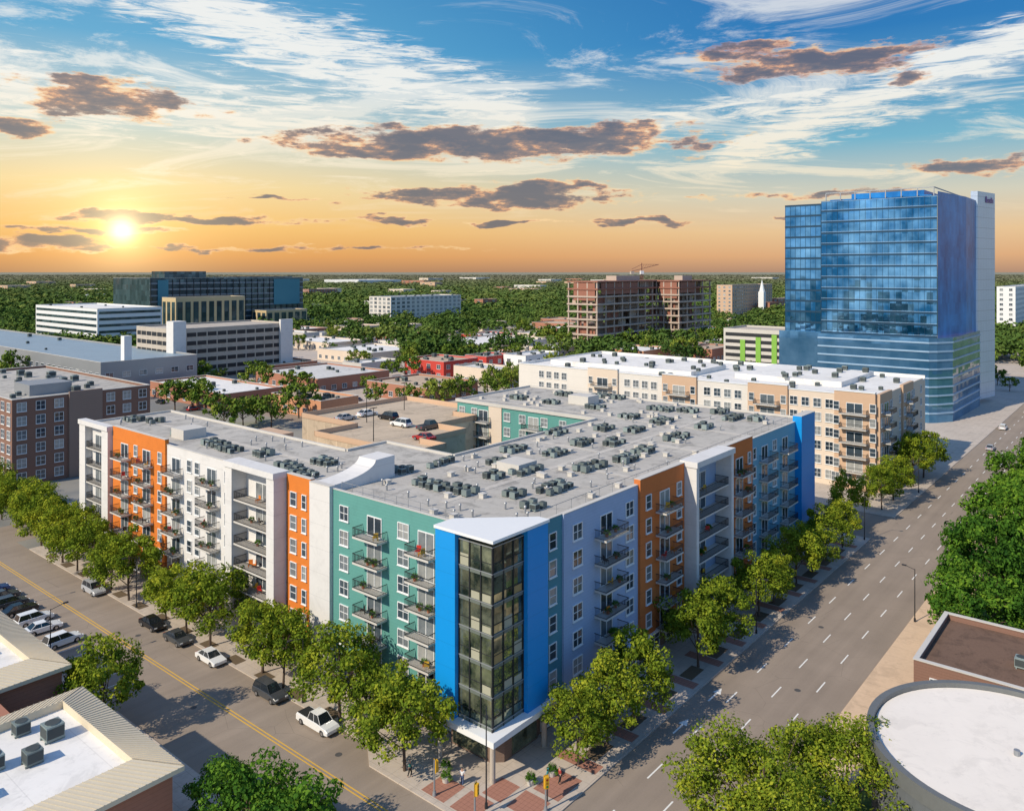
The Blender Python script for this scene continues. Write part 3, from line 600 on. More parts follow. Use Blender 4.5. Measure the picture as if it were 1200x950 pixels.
obj('emblem',(lg,[mat('purple_emblem',(.16,.05,.25),.5)]),T)
g=bpx(848,985,1000,452,391,La=26); gp=simple('parking_garage','grey parking garage with vertical green panels left of the blue glass tower','parking garage',g,concl,conc,0)
a,b,La,Lb,h=g
for i in range(1,7): obj('parking_level',(MB().box(-.1,0,1,Lb-1,i*h/7-.2,i*h/7+h/14-.2),[darkm]),gp)  # dark strips on the solid wall stand in for shaded open levels
gm=mat('lime_green_panel',(.20,.40,.06),.5)
for k in range(6): y=Lb*(.1+.14*k); obj('green_panel',(MB().box(-.4,-.1,y,y+2.4,3,h-2-(k%3)*1.5),[gm]),gp)
# --- left side
g=bpx(-90,14,176,572,469); r=simple('office_building','brown brick office building with white-framed windows at the far end of the left street','office building',g,brick,roofg,6,3.6,1.9,2.1,2,acs=26)
a,b,La,Lb,h=g; obj('wall',(MB().box(La*.38,La*.62,-.5,-.0,.1,h+.6),[mat('grey_brown_brick',(.26,.18,.14),.9,var=.15,vs=2)]),r); obj('penthouse',(MB().box(La*.2,La*.5,8,18,h-.7,h+2),[greym]),r)
g=bpx(-120,118,190,468,425,La=40); ar_=simple('arena','broad low arena hall with pale blue-grey ribbed roof','arena',g,greym,mat('blue_grey_ribbed_roof',(.28,.36,.41),.5,metal=.2,grid=(0,2,.25,.3),stain=.1),2,6,3,2,2,limit=20,acs=8)
obj('sail_wall',(MB().prism([(10,2),(13,2),(13,5),(10,5)],6,24),[trim]),ar_)
g=bpx(42,114,190,416,362); simple('office_building','white mid-rise office building with long window bands at far left','office building',g,trim,roofw,7,band=.42,acs=4)
g=bpx(160,204,341,450,386); gr=simple('parking_garage','grey concrete parking garage of six open levels beyond the low brick shops','parking garage',g,conc,conc,0)
a,b,La,Lb,h=g
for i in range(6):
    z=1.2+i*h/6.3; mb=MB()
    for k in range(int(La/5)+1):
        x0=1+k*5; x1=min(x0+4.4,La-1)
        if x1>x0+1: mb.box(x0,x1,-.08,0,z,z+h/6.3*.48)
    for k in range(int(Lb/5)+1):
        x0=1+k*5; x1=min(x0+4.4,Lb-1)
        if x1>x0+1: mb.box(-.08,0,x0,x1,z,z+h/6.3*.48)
    obj('parking_level',(mb,[darkm]),gr)  # thin dark boxes imitate the shade inside the openings of each level
obj('stair_tower',(MB().box(-1,5,-1.2,5,.1,h+3.5),[white]),gr); obj('stair_tower',(MB().box(La-7,La,-1.5,-.1,.1,h+2),[white]),gr)
g=bpx(155,176,355,398,326,Lb=60); bo=simple('office_building','long blue-grey glass office building on the left skyline','office building',g,blackg,roofg,0,acs=4)
a,b,La,Lb,h=g; f2=MB()
for i in range(1,10): obj('spandrel_band',(MB().box(-.3,La,-.3,0,i*h/10,i*h/10+1.1),[mat('slate_spandrel',(.20,.23,.25),.6)]),bo)
for k in range(24): f2.box(La*k/24,La*k/24+.5,-.5,-.3,2,h-1)
obj('mullion',(f2,[darkm]),bo)
obj('roof_screen',(MB().box(La*.1,La*.35,5,25,h,h+5),[blackg]),bo); obj('roof_screen',(MB().box(La*.5,La*.95,6,30,h-1,h+1),[blackg]),bo)
for (p,q,z0,z1) in ((.78,.97,.5,.97),(.04,.10,.45,.97)): obj('teal_panel',(MB().box(La*p,La*q,-.9,-.6,h*z0,h*z1),[dteal]),bo)
gold=mat('gold_stone',(.52,.40,.22),.8)
for (q,lab,nb) in ((bpx(196,206,287,400,349,Lb=20),'gold-fronted office wing with tall dark windows before the glass office',9),(bpx(306,312,360,392,364,Lb=20),'small gold-fronted low wing at the right end of the glass office',6)):
    wg=simple('office_building',lab,'office building',q,gold,roofg,0); La=q[2]; h=q[4]
    for k in range(nb): obj('window_bay',(MB().box(La*(k+.18)/nb,La*(k+.82)/nb,-.25,0,h*.2,h*.9),[blackg]),wg)
    for k in range(3): obj('window_bay',(MB().box(-.25,0,20*(k+.18)/3,20*(k+.82)/3,h*.2,h*.9),[blackg]),wg)
g=bpx(440,458,540,382,348,Lb=30); simple('apartment_building','pale grey apartment block among trees on the middle skyline','apartment building',g,palegrey,rooflg,7,6,3.4,2.6,2,limit=60,acs=6)
rcx=random.Random(12)
for gi,(q,lab,nf) in enumerate(((bpx(665,700,790,412,331),'unfinished concrete frame building with rust-red top storey, left of the pair',9),(bpx(768,796,833,404,330),'unfinished concrete frame building with rust-red top storey, right of the pair',9))):
    a,b,La,Lb,h=q; r=groot('construction_building',lab,'building under construction',a,b); FOOT.append((a-5,a+La+5,b-5,b+Lb+5))
    rm_=mat('rust_red_deck_edge',(.28,.12,.08),.9,var=.15); cm_=mat('raw_concrete',(.44,.35,.28),.95,var=.15); bm_=mat('brown_interior_board',(.20,.14,.105),.95,var=.3,vs=.3)
    fh=h/nf
    for i in range(nf+1): obj('floor_slab',(MB().box(-.3,La+.3,-.3,Lb+.3,i*fh,i*fh+(1.0 if i<nf else .8)),[rm_ if i>=nf-1 else cm_]),r)
    nn=0
    for x in np.linspace(.6,La-.6,max(3,int(La/9))):
        for y in np.linspace(.6,Lb-.6,4):
            if (x<1 or y<1) and nn<40: obj('column',(MB().box(x-.4,x+.4,y-.4,y+.4,.1,h),[cm_]),r); nn+=1
    obj('core',(MB().box(La*.35,La*.65,Lb*.35,Lb*.7,.1,h+4),[cm_]),r)
    obj('sheathing',(MB().box(La*.05,La*.5,.3,.5,h-fh*1.6,h-.4),[rm_]),r); obj('sheathing',(MB().box(.3,.5,2,Lb*.8,h-fh*2.4,h-.3),[rm_]),r)
    for i in range(nf):
        for k in range(7):
            if rcx.random()<.62: x0=1+k*(La-2)/7; obj('interior_wall',(MB().box(x0,x0+(La-2)/7*rcx.uniform(.5,.98),2.0+k*.3,2.3+k*.3,i*fh+1.0,(i+1)*fh-.05),[rcx.choice((bm_,bm_,cm_,rm_))]),r)
        for k in range(5):
            if rcx.random()<.62: y0=1+k*(Lb-2)/5; obj('interior_wall',(MB().box(2.0,2.3,y0,y0+(Lb-2)/5*rcx.uniform(.5,.98),i*fh+1.0,(i+1)*fh-.05),[rcx.choice((bm_,bm_,cm_,rm_))]),r)
cx,cy=at(752,400); cr=thing('tower_crane','small dark red lattice construction crane above the unfinished concrete frame','crane',(cx,cy,0),R(20)); crm=mat('red_crane_steel',(.16,.05,.045),.5)
ms=MB()
for z in range(2,48,3):
    for (p,q) in (((-.8,-.8),(.8,-.8)),((.8,-.8),(.8,.8)),((.8,.8),(-.8,.8)),((-.8,.8),(-.8,-.8))): ms.bar((p[0],p[1],z),(q[0],q[1],z+3),.1,n=4)
for p in ((-.8,-.8),(.8,-.8),(.8,.8),(-.8,.8)): ms.bar((p[0],p[1],0),(p[0],p[1],50),.15,n=4)
obj('mast',(ms,[crm]),cr); jb=MB(); jb.bar((-8,0,50),(14,0,55),.2,n=4); jb.bar((-8,0,51.5),(0,0,55),.15,n=4); jb.bar((0,0,55),(14,0,55),.12,n=4); jb.bar((0,0,48),(0,0,56),.25,n=4)
for k in range(7): jb.bar((k*2,0,52+k*.4),(k*2+2,0,55),.09,n=4)
obj('jib',(jb,[crm]),cr); obj('cab',(MB().box(-1.2,1.2,-1,1,48,50.4),[trim]),cr); obj('counterweight',(MB().box(-9,-6.5,-1,1,48,50),[conc]),cr)
red=mat('bright_red_wall',(.48,.05,.035),.7,var=.08); obr=mat('orange_brick',(.50,.24,.13),.9,var=.12)
lows=[((176,262,330,482,462),brickl,roofw,'low warm-brick hall with white roof, nearest left of the car park deck'),
((300,372,456,462,444),brickl,rooflg,'low brick building with pale grey roof in front of the parking garage'),
((255,318,372,441,428),brickl,rooft,'flat-roofed brick shop right beside the parking garage'),
((372,432,498,428,414),cream,roofw,'low cream shop with wide white roof in the middle distance'),
((474,520,560,446,424),red,rooft,'bright red two-storey building among the low shops'),
((545,570,600,440,418),red,roofg,'lower red shop just right of the bright red building'),
((430,500,560,474,455),brickl,rooft,'brown-roofed brick building in front of the red building'),
((318,376,420,492,470),obr,rooft,'orange brick building with tan roof just behind the car park deck'),
((590,616,655,440,417),trim,roofw,'white flat-roofed building left of the cream apartment block'),
((330,385,430,412,402),cream,roofw,'long low white-roofed store beneath the glass office'),
((500,560,640,415,404),cream,roofw,'long pale store left of the unfinished concrete frame'),
((440,480,520,402,394),brickl,rooflg,'narrow brick store in the middle distance behind the cream shop'),
((540,566,600,402,393),red,rooflg,'small red-walled store behind the long pale store'),
((620,650,700,420,408),cream,roofw,'white-roofed store in front of the unfinished concrete frame'),
((-20,40,110,452,436),trim,rooflg,'low pale hall between the arena and the white office'),
((840,858,905,374,334),tan,rooflg,'tan mid-rise block on the skyline left of the blue tower'),
((1168,1190,1290,395,336),trim,rooflg,'pale mid-rise block right of the blue tower'),
((900,912,960,368,350),brickl,rooflg,'small brown block on the skyline beside the blue tower'),
((355,362,395,352,339),brickl,rooflg,'small brick block on the skyline right of the glass office'),
((60,90,160,352,347),trim,roofw,'long white warehouse on the left skyline'),
((380,420,470,335,328),trim,roofw,'thin white warehouse on the middle skyline'),
((1000,1010,1040,398,370),cream,rooflg,'cream block partly behind the blue tower')]
for (q,wm,rm,lab) in lows:
    g=bpx(*q); g=(g[0],g[1],min(g[2],260),min(g[3],260),g[4])
    nf=max(1,int(g[4]/3.6)); simple('shop_building' if g[4]<12 else 'mid_rise_building',lab,'building',g,wm,rm,nf,5.5,2.2,1.8,2,limit=60,acs=9 if q[3]>400 else 0)
made=0; tries=0
while made<44 and tries<1400:
    tries+=1; y=rnd.uniform(380,476); x=rnd.uniform(150,900); a,b=ag(x,y); La,Lb=rnd.uniform(12,36),rnd.uniform(12,44)
    if any(f[0]-2<a+La and a<f[1]+2 and f[2]-2<b+Lb and b<f[3]+2 for f in FOOT): continue
    if -26<b+Lb and b<-7: continue
    simple('shop_building','small flat-roofed workshop among the low shops between the apartment block and the woodland','building',(a,b,La,Lb,rnd.uniform(4.5,8)),rnd.choice((brickl,cream,obr,trim,concl,palegrey,brickl)),rnd.choice((roofw,rooflg,rooft,roofw)),1,5,2.2,1.6,2,limit=12,group='small workshops in the low quarter',acs=3); made+=1
for k in range(40):
    y=rnd.uniform(328,366); x=rnd.uniform(5,910); P=at(x,y); a,b=w2g(*P); s=P[1]/936
    g=(a,b,rnd.uniform(12,28)*s,rnd.uniform(12,40)*s,rnd.uniform(8,15)+s*2)
    if any(f[0]-2<a+g[2] and a<f[1]+2 and f[2]-2<b+g[3] and b<f[3]+2 for f in FOOT): continue
    simple('distant_building','pale flat-roofed building rising out of the distant woodland','building',g,rnd.choice((palegrey,cream,brickl,tan)),rnd.choice((roofw,rooflg)),3,9*s,3.5*s,2.2,2,limit=12,group='pale buildings in the distant woodland')
sx,sy=at(893,372); st_=thing('church_steeple','white church tower with pointed spire on the right skyline','church',(sx,sy,0),TH); obj('tower',(MB().box(-3,3,-3,3,.1,28),[trim]),st_); obj('spire',(MB().cyl(0,0,28,41,3.2,.1,8),[trim]),st_); obj('nave',(MB().box(4,30,-7,7,.1,16),[brickl]),st_)
# ------------------------------------------------------------------ foreground left building
FB=groot('commercial_building','low white-roofed commercial building with beige standing-seam edge at lower left','commercial building',0,0); FOOT.append((-120,-20,0,80))
hz_=9.0
blocks=[(-62,-28.6,12.5,31.4),(-62,-27.4,38.4,62),(-62,-34,31.4,38.4)]
fw=MB(); 
for (a0,a1,b0,b1) in blocks: fw.box(a0,a1,b0,b1,.1,hz_-1.3)
obj('wall',(fw,[brickl]),FB)
for (a0,a1,b0,b1) in blocks: obj('roof',(MB().box(a0,a1-2.2,b0+(2.2 if b1!=38.4 else 0),b1-(2.2 if b1!=38.4 else 0),hz_-1.3,hz_-.7+(.2 if b1==38.4 else 0)),[roofw]),FB)
def mansard(a0,a1,b0,b1):
    mb=MB(); e=.7
    def slope(p0,p1,q0,q1):
        n=int(math.dist(p0,p1)/.55)+1; P0,P1,Q0,Q1=[np.array(v,float) for v in (p0,p1,q0,q1)]
        mb.poly([P0,P1,Q1,Q0])
        for k in range(n+1):
            t=k/n; s0=P0+(P1-P0)*t; s1=Q0+(Q1-Q0)*t; mb.bar(s0+[0,0,.03],s1+[0,0,.03],.035,n=4)
        mb.poly([Q0,Q1,Q1-np.array([0,0,1.2]),Q0-np.array([0,0,1.2])])
        mb.poly([P0,P1,P1-np.array([0,0,.4]),P0-np.array([0,0,.4])])
    zl,zh=hz_-.75,hz_+.05; w=2.3
    slope((a1+e,b0-e,zl),(a1+e,b1+e,zl),(a1-w,b0+w,zh),(a1-w,b1-w,zh))
    slope((a0,b0-e,zl),(a1+e,b0-e,zl),(a0,b0+w,zh),(a1-w,b0+w,zh))
    slope((a0,b1+e,zl),(a1+e,b1+e,zl),(a0,b1-w,zh),(a1-w,b1-w,zh))
    obj('mansard_roof',(mb,[seam]),FB)
mansard(-62,-28.6,12.5,31.4); mansard(-62,-27.4,38.4,62)
for s in (16,20,24,28): t=win_t(2.2,1.8,2); o=obj('window',t[2],FB,(-28.6,s,3.2),PI/2); obj('pane',t[3],o)
for k,(a,b,s) in enumerate(((-33.5,24.5,1.5),(-36,22,1.3),(-38.5,23.5,1.4),(-35,27.5,1.2),(-33,47,1.4),(-41,20,1.3))):
    tag(obj('rooftop_unit',acmesh,None,g2w(a,b)+(hz_-.7,),TH,s),'grey condenser on the lower-left white roof, '+['nearest the street edge','second from the street edge','in the middle of the near roof','behind the near row','alone on the farther roof','nearest the picture corner'][k],'air conditioner')
# ------------------------------------------------------------------ right foreground buildings
cxr,cyr=43.0,68.0; DR=thing('round_building','round building with white disc roof and dark rim at lower right','building',(cxr,cyr,0)); FOOT.append((-5,30,-70,-27))
obj('wall',(MB().cyl(0,0,.1,8.6,11.3,11.3,72),[mat('dark_slate_wall',(.12,.13,.14),.7)]),DR)
rg=MB()
for k in range(72):
    t0,t1=2*PI*k/72,2*PI*(k+1)/72
    for (ra,za,rb,zb) in ((11.7,8.0,11.7,9.3),(11.7,9.3,11.1,9.3),(11.1,9.3,11.1,8.6)): rg.poly([(ra*math.cos(t0),ra*math.sin(t0),za),(ra*math.cos(t1),ra*math.sin(t1),za),(rb*math.cos(t1),rb*math.sin(t1),zb),(rb*math.cos(t0),rb*math.sin(t0),zb)])
obj('rim',(rg,[mat('grey_rim_metal',(.16,.165,.16),.5,metal=.2)]),DR)
obj('roof',(MB().cyl(0,0,8.6,8.85,11.05,11.05,72),[mat('bright_white_roof_coating',(.76,.69,.60),.85,var=.05,vs=.2,big=.12,stain=.10)]),DR)
vv=MB().cyl(0,0,8.85,9.3,.25,.25,10); obj('roof_vent',(vv,[greym]),DR)
BR=simple('brick_building','brick building with dark brown gravel roof at the right edge','building',(32.2,-58.5,15.5,27.6,8.0),brick,roofd,2,5,2.2,1.6,2,limit=20)
for k,(a,b) in enumerate(((39,-40),(43,-47))): tag(obj('rooftop_unit',acmesh,None,g2w(a,b)+(7.35,),TH,1.2),['small condenser at the street end of the dark brown gravel roof','small condenser deeper on the dark brown gravel roof'][k],'air conditioner')
# ------------------------------------------------------------------ trees
def np_mesh(name,Vv,mtl):
    n=len(Vv)//4; me=bpy.data.meshes.new(name); me.vertices.add(4*n); me.vertices.foreach_set('co',Vv.astype(np.float32).ravel())
    me.loops.add(4*n); me.loops.foreach_set('vertex_index',np.arange(4*n,dtype=np.int32)); me.polygons.add(n); me.polygons.foreach_set('loop_start',np.arange(0,4*n,4,dtype=np.int32))
    try: me.polygons.foreach_set('loop_total',np.full(n,4,dtype=np.int32))
    except Exception: pass
    me.materials.append(mtl); me.update(calc_edges=True); return me
def leaves(r,hz,zc,ncl,per,size,seed,cr=.30,low=-.5,up=.35):
    g=np.random.default_rng(seed); d=g.normal(size=(ncl*3,3)); d/=np.linalg.norm(d,axis=1)[:,None]; d=d[d[:,2]>low][:ncl]
    rad=g.uniform(.45,1.0,len(d))**.6; bump=1+.22*np.sin(3*np.arctan2(d[:,1],d[:,0])+seed)
    c=d*rad[:,None]*np.array([r,r,hz])*bump[:,None]; c[:,2]+=zc
    k=np.repeat(np.arange(len(c)),per); csz=g.uniform(.5,1.35,len(c))[k]
    o=g.normal(size=(len(k),3)); o/=np.linalg.norm(o,axis=1)[:,None]; o*=(g.uniform(.3,1.15,len(k))**.5*r*cr*csz)[:,None]; o[:,2]*=.75
    p=c[k]+o; nrm=o/np.linalg.norm(o,axis=1)[:,None]+g.normal(size=p.shape)*.6+np.array([0,0,up]); nrm/=np.linalg.norm(nrm,axis=1)[:,None]
    t=np.cross(nrm,g.normal(size=p.shape)); t/=np.linalg.norm(t,axis=1)[:,None]; b=np.cross(nrm,t); s=(size*g.uniform(.5,1.3,len(k)))[:,None]
    return np.stack([p-t*s,p-b*s*.6,p+t*s,p+b*s*.6],1).reshape(-1,3), c
def trunk(cs,zc,r0,seed,zt):
    mb=MB(); mb.bar((0,0,0),(0.1,.05,zc*.45),r0,r0*.75,8); mb.bar((.1,.05,zc*.45),(0,0,zt),r0*.75,r0*.25,8)
    rr=random.Random(seed)
    for c in rr.sample(list(cs),min(12,len(cs))):
        h=rr.uniform(.35,.8)*zc; mb.bar((.08,.04,h),(c[0]*.55,c[1]*.55,(h+c[2])/2+.2),r0*.4,r0*.25,6); mb.bar((c[0]*.55,c[1]*.55,(h+c[2])/2+.2),tuple(c),r0*.25,r0*.08,6)
    return mb
TR={}
def tree_t(key,r,hz,zc,ncl,per,size,seed,lm_,r0,low=-.5,cr=.3):
    v,c=leaves(r,hz,zc,ncl,per,size,seed,cr,low); TR[key]=(trunk(c,zc,r0,seed,zc+hz*.5).mesh('trunk',[bark]),np_mesh('crown',v,lm_))
for s in range(4): tree_t('s%d'%s,4.0,3.7,5.7,52,145,.19,s+1,leafY,.17,cr=.27,low=-.6)
for s in range(3): tree_t('g%d'%s,6.6,5.4,8.2,66,170,.28,s+11,leafG,.4,cr=.25)
for s in range(2): tree_t('d%d'%s,4.6,4.2,5.6,55,130,.22,s+21,leafG,.22)
for s in range(2): tree_t('y%d'%s,7.0,5.8,7.2,95,200,.19,s+31,leafY,.32,cr=.24)
for s in range(3): tree_t('m%d'%s,4.6,3.9,5.2,26,32,.50,s+41,leafT,.22)
tree_t('c0',.9,2.6,2.9,30,50,.13,51,leafD,.08,low=-.95,cr=.4); tree_t('b0',1.3,1.0,.9,18,60,.14,61,leafG,.05,low=-.6,cr=.4)
def tree(key,a,b,sc,label,cat='tree',name='street_tree',group=None,z=.12,world=None,zs=(.9,1.1)):
    X,Y=world or g2w(a,b); t=TR[key]; r=thing(name,label,cat,(X,Y,z),rnd.uniform(0,6.28),group); r.scale=(sc,sc,sc*rnd.uniform(*zs))
    obj('trunk',t[0],r); obj('crown',t[1],r); return r
ordn=['first','second','third','fourth','fifth','sixth','seventh','eighth','ninth','tenth','eleventh','twelfth','thirteenth','fourteenth','fifteenth','sixteenth','seventeenth','eighteenth','nineteenth','twentieth']
for i,(a,b,s) in enumerate(((-7.6,6.6,1.02),(-6.6,12.0,.92),(-6.2,18.6,1.1),(-6,29.6,.95),(-5.6,34.6,1.04),(-6,46.2,1.06),(-6,52.4,.98),(-5.8,58.5,.82),(-6,69.5,1.08),(-6,75.5,.8),(-6,81.6,1.0),(-6,88,.92),(-6,94,1.06),(-5.5,101,.95),(-5,106,1.05),(-4,114,.95),(-4,121,1.1),(-4,129,.95),(-4,136,1.1),(-4,144,1.05))):
    tree('s%d'%(i%4),a,b,s,'green street tree on the left street pavement, %s counting away from the glazed corner'%ordn[i],group='street trees along the left street')
for i,(a,b,s) in enumerate(((4.3,-6.2,.85),(9.2,-6.5,.95),(15.0,-6.2,1.0),(30.4,-6.4,1.05),(36.0,-6.2,1.0),(49.5,-6.4,1.0),(55.5,-6.2,.8),(65,-6.2,.95),(71.5,-6.5,.85),(79,-6.2,.95),(87,-6.5,.85),(102,-3,.95),(116,-5.5,.9),(125,-5.5,1.05),(140,-6,1.15),(150,-6,1.25))):
    tree('s%d'%((i+1)%4),a,b,s,'green street tree on the right street pavement, %s counting away from the glazed corner'%ordn[i],group='street trees along the right street')
for i,(a,b,s) in enumerate(((55,-33,.85),(58,-46,1.1),(67,-33.5,1.0),(70,-48,1.05),(80,-32,.85),(84,-46,1.25),(93,-33,1.1),(98,-49,1.1),(107,-32,.95),(113,-47,1.3),(121,-32.5,1.15),(137,-33,1.0),(131,-50,1.25),(152,-34,1.15),(166,-34,.95),(181,-36,1),(73,-62,1.2),(92,-64,1.1),(112,-66,1.25))):
    tree('g%d'%(i%3),a,b,s,'large deep green shade tree in the dense grove right of the right street',name='shade_tree',group='grove right of the right street',zs=(.8,1.22))
tree('y0',3.4,-25.9,.88,'big yellow-green tree at the bottom edge, left one beside the round white roof',name='shade_tree'); tree('y1',11.0,-30.4,.80,'big yellow-green tree at the bottom edge, right one touching the round white roof',name='shade_tree')
tree('y1',-2.5,-30.5,.75,'yellow-green tree at the very bottom of the picture below the two big ones',name='shade_tree')
tree('d0',-25,6.5,.9,'dark green tree at the bottom left beside the beige-edged roof corner',name='shade_tree'); tree('d1',-25.5,-.2,.95,'dark green tree at the bottom edge left of the left street',name='shade_tree'); tree('d1',-24,12.5,.6,'smaller dark tree against the low brick wall at lower left',name='shade_tree')
tree('s2',-24.0,36.2,.95,'round green tree in front of the gap between the two beige-edged roofs',name='shade_tree'); tree('s0',-24.5,44.2,.62,'small tree by the pavement beside the farther beige-edged roof',name='shade_tree')
for i,(a,b,k,s) in enumerate(((50.5,-29.6,'c0',1.15),(30.6,-29.9,'c0',.95),(28.0,-29.8,'b0',1.1),(25.5,-29.8,'b0',1.2),(23,-29.6,'b0',1.0),(36,-29.8,'b0',.8))):
    tree(k,a,b,s,['narrow cypress at the street end of the grove','narrow cypress at the corner of the brown-roofed building','clipped bush nearest the brown-roofed building corner','clipped bush midway between the brown roof and the round roof','clipped bush nearest the round white roof','low bush along the brown-roofed building wall'][i],cat='bush',name='bush')
def inside(a,b,m=0):
    return any(f[0]-m<a<f[1]+m and f[2]-m<b<f[3]+m for f in FOOT) or -26<b<-7 or -22<a<-5 and b<400
hand=[(225,470),(205,475),(240,478),(262,500),(285,494),(300,490),(318,496),(350,484),(465,462),(500,458),(480,470),(440,470),(420,418),(445,412),(600,420),(575,448),(540,468),(515,476),(55,545),(30,540),(80,540),(40,525),(760,412),(790,408),(820,404),(800,418),(780,396),(840,400),(740,408),(660,405),(640,398),(365,395),(390,392)]
cnt=0
for (x,y) in hand:
    X,Y=at(x,y+6); a,b=w2g(X,Y)
    if any(f[0]+3<a<f[1]-3 and f[2]+3<b<f[3]-3 for f in FOOT): continue
    tree('m%d'%(cnt%3),0,0,rnd.uniform(.9,1.35)*(1.2 if Y>350 else 1),'round leafy tree standing among the low shops and halls beyond the apartment block',name='town_tree',group='trees among the low shops',world=(X,Y)); cnt+=1
tries=0
while cnt<230 and tries<9000:
    tries+=1; y=rnd.uniform(384,470); x=rnd.uniform(-20,1230); X,Y=at(x,y); a,b=w2g(X,Y)
    if inside(a,b,1): continue
    tree('m%d'%rnd.randrange(3),0,0,rnd.uniform(.6,1.5),'round leafy tree standing among the low shops and halls beyond the apartment block',name='town_tree',group='trees among the low shops',world=(X,Y)); cnt+=1
def forest(name,Nn,y0,y1,tmpl,sf,seed):
    g=np.random.default_rng(seed); Y=np.exp(g.uniform(math.log(y0),math.log(y1),Nn)); X=g.uniform(-.75,.75,Nn)*Y
    a=(X-C0[0])*U[0]+(Y-C0[1])*U[1]; b=(X-C0[0])*V[0]+(Y-C0[1])*V[1]; ok=np.ones(Nn,bool)
    for f in FOOT: ok&=~((a>f[0]-3)&(a<f[1]+3)&(b>f[2]-3)&(b<f[3]+3))
    ok&=~((b>-26)&(b<-6)&(a<700)); cl_=np.sin(X*.021+1)*np.sin(Y*.017)+g.normal(size=Nn)*.35
    ok&=(cl_>-.55)|(Y>1200); X,Y=X[ok],Y[ok]; out=[]
    for t in range(len(tmpl)):
        idx=np.arange(len(X))%len(tmpl)==t; x,y=X[idx],Y[idx]; s=sf(y)*g.uniform(.55,1.6,len(x)); an=g.uniform(0,6.28,len(x)); c,n=np.cos(an),np.sin(an)
        v=tmpl[t]; vx=(v[None,:,0]*c[:,None]-v[None,:,1]*n[:,None])*s[:,None]+x[:,None]; vy=(v[None,:,0]*n[:,None]+v[None,:,1]*c[:,None])*s[:,None]+y[:,None]
        vz=v[None,:,2]*np.minimum(s,1.5)[:,None]+0*vx; out.append(np.stack([vx,vy,vz],2).reshape(-1,3))
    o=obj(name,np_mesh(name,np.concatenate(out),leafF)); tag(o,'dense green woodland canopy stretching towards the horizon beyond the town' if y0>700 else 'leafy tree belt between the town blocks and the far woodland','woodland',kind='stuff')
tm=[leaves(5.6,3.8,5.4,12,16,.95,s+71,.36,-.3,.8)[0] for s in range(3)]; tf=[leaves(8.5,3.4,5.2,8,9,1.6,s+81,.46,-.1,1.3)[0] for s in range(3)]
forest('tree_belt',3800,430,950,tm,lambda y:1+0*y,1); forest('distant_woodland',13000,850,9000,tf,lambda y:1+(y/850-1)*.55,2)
# ------------------------------------------------------------------ cars
tyre=mat('tyre_rubber',(.02,.02,.02),.9); rimm=mat('alloy_rim',(.45,.45,.46),.3,metal=.8); cg=mat('car_glass',(.015,.02,.025),.05,spec=.9,var=.02); hl_=mat('headlight_lens',(.7,.7,.68),.1); tl=mat('tail_light_lens',(.35,.01,.01),.2)
paints={'white':(.75,.75,.73),'black':(.012,.013,.016),'silver':(.42,.43,.44),'dark grey':(.06,.065,.07),'red':(.35,.02,.02),'blue':(.03,.07,.2)}
def loft(mb,prof,ws,m=0):
    n=len(prof); base=len(mb.v)
    for (y,s) in ws:
        for (x,z) in prof: mb.v.append((x*s,y,.3+(z-.3)*(1-(1-s)*1.2)))
    for r_ in range(len(ws)-1):
        for k in range(n): j=(k+1)%n; i=base+r_*n; mb.f.append((i+k,i+j,i+n+j,i+n+k)); mb.m.append(m)
    mb.f.append(tuple(range(base,base+n))); mb.m.append(m); mb.f.append(tuple(range(base+(len(ws)-1)*n+n-1,base+(len(ws)-1)*n-1,-1))); mb.m.append(m)
CT={}
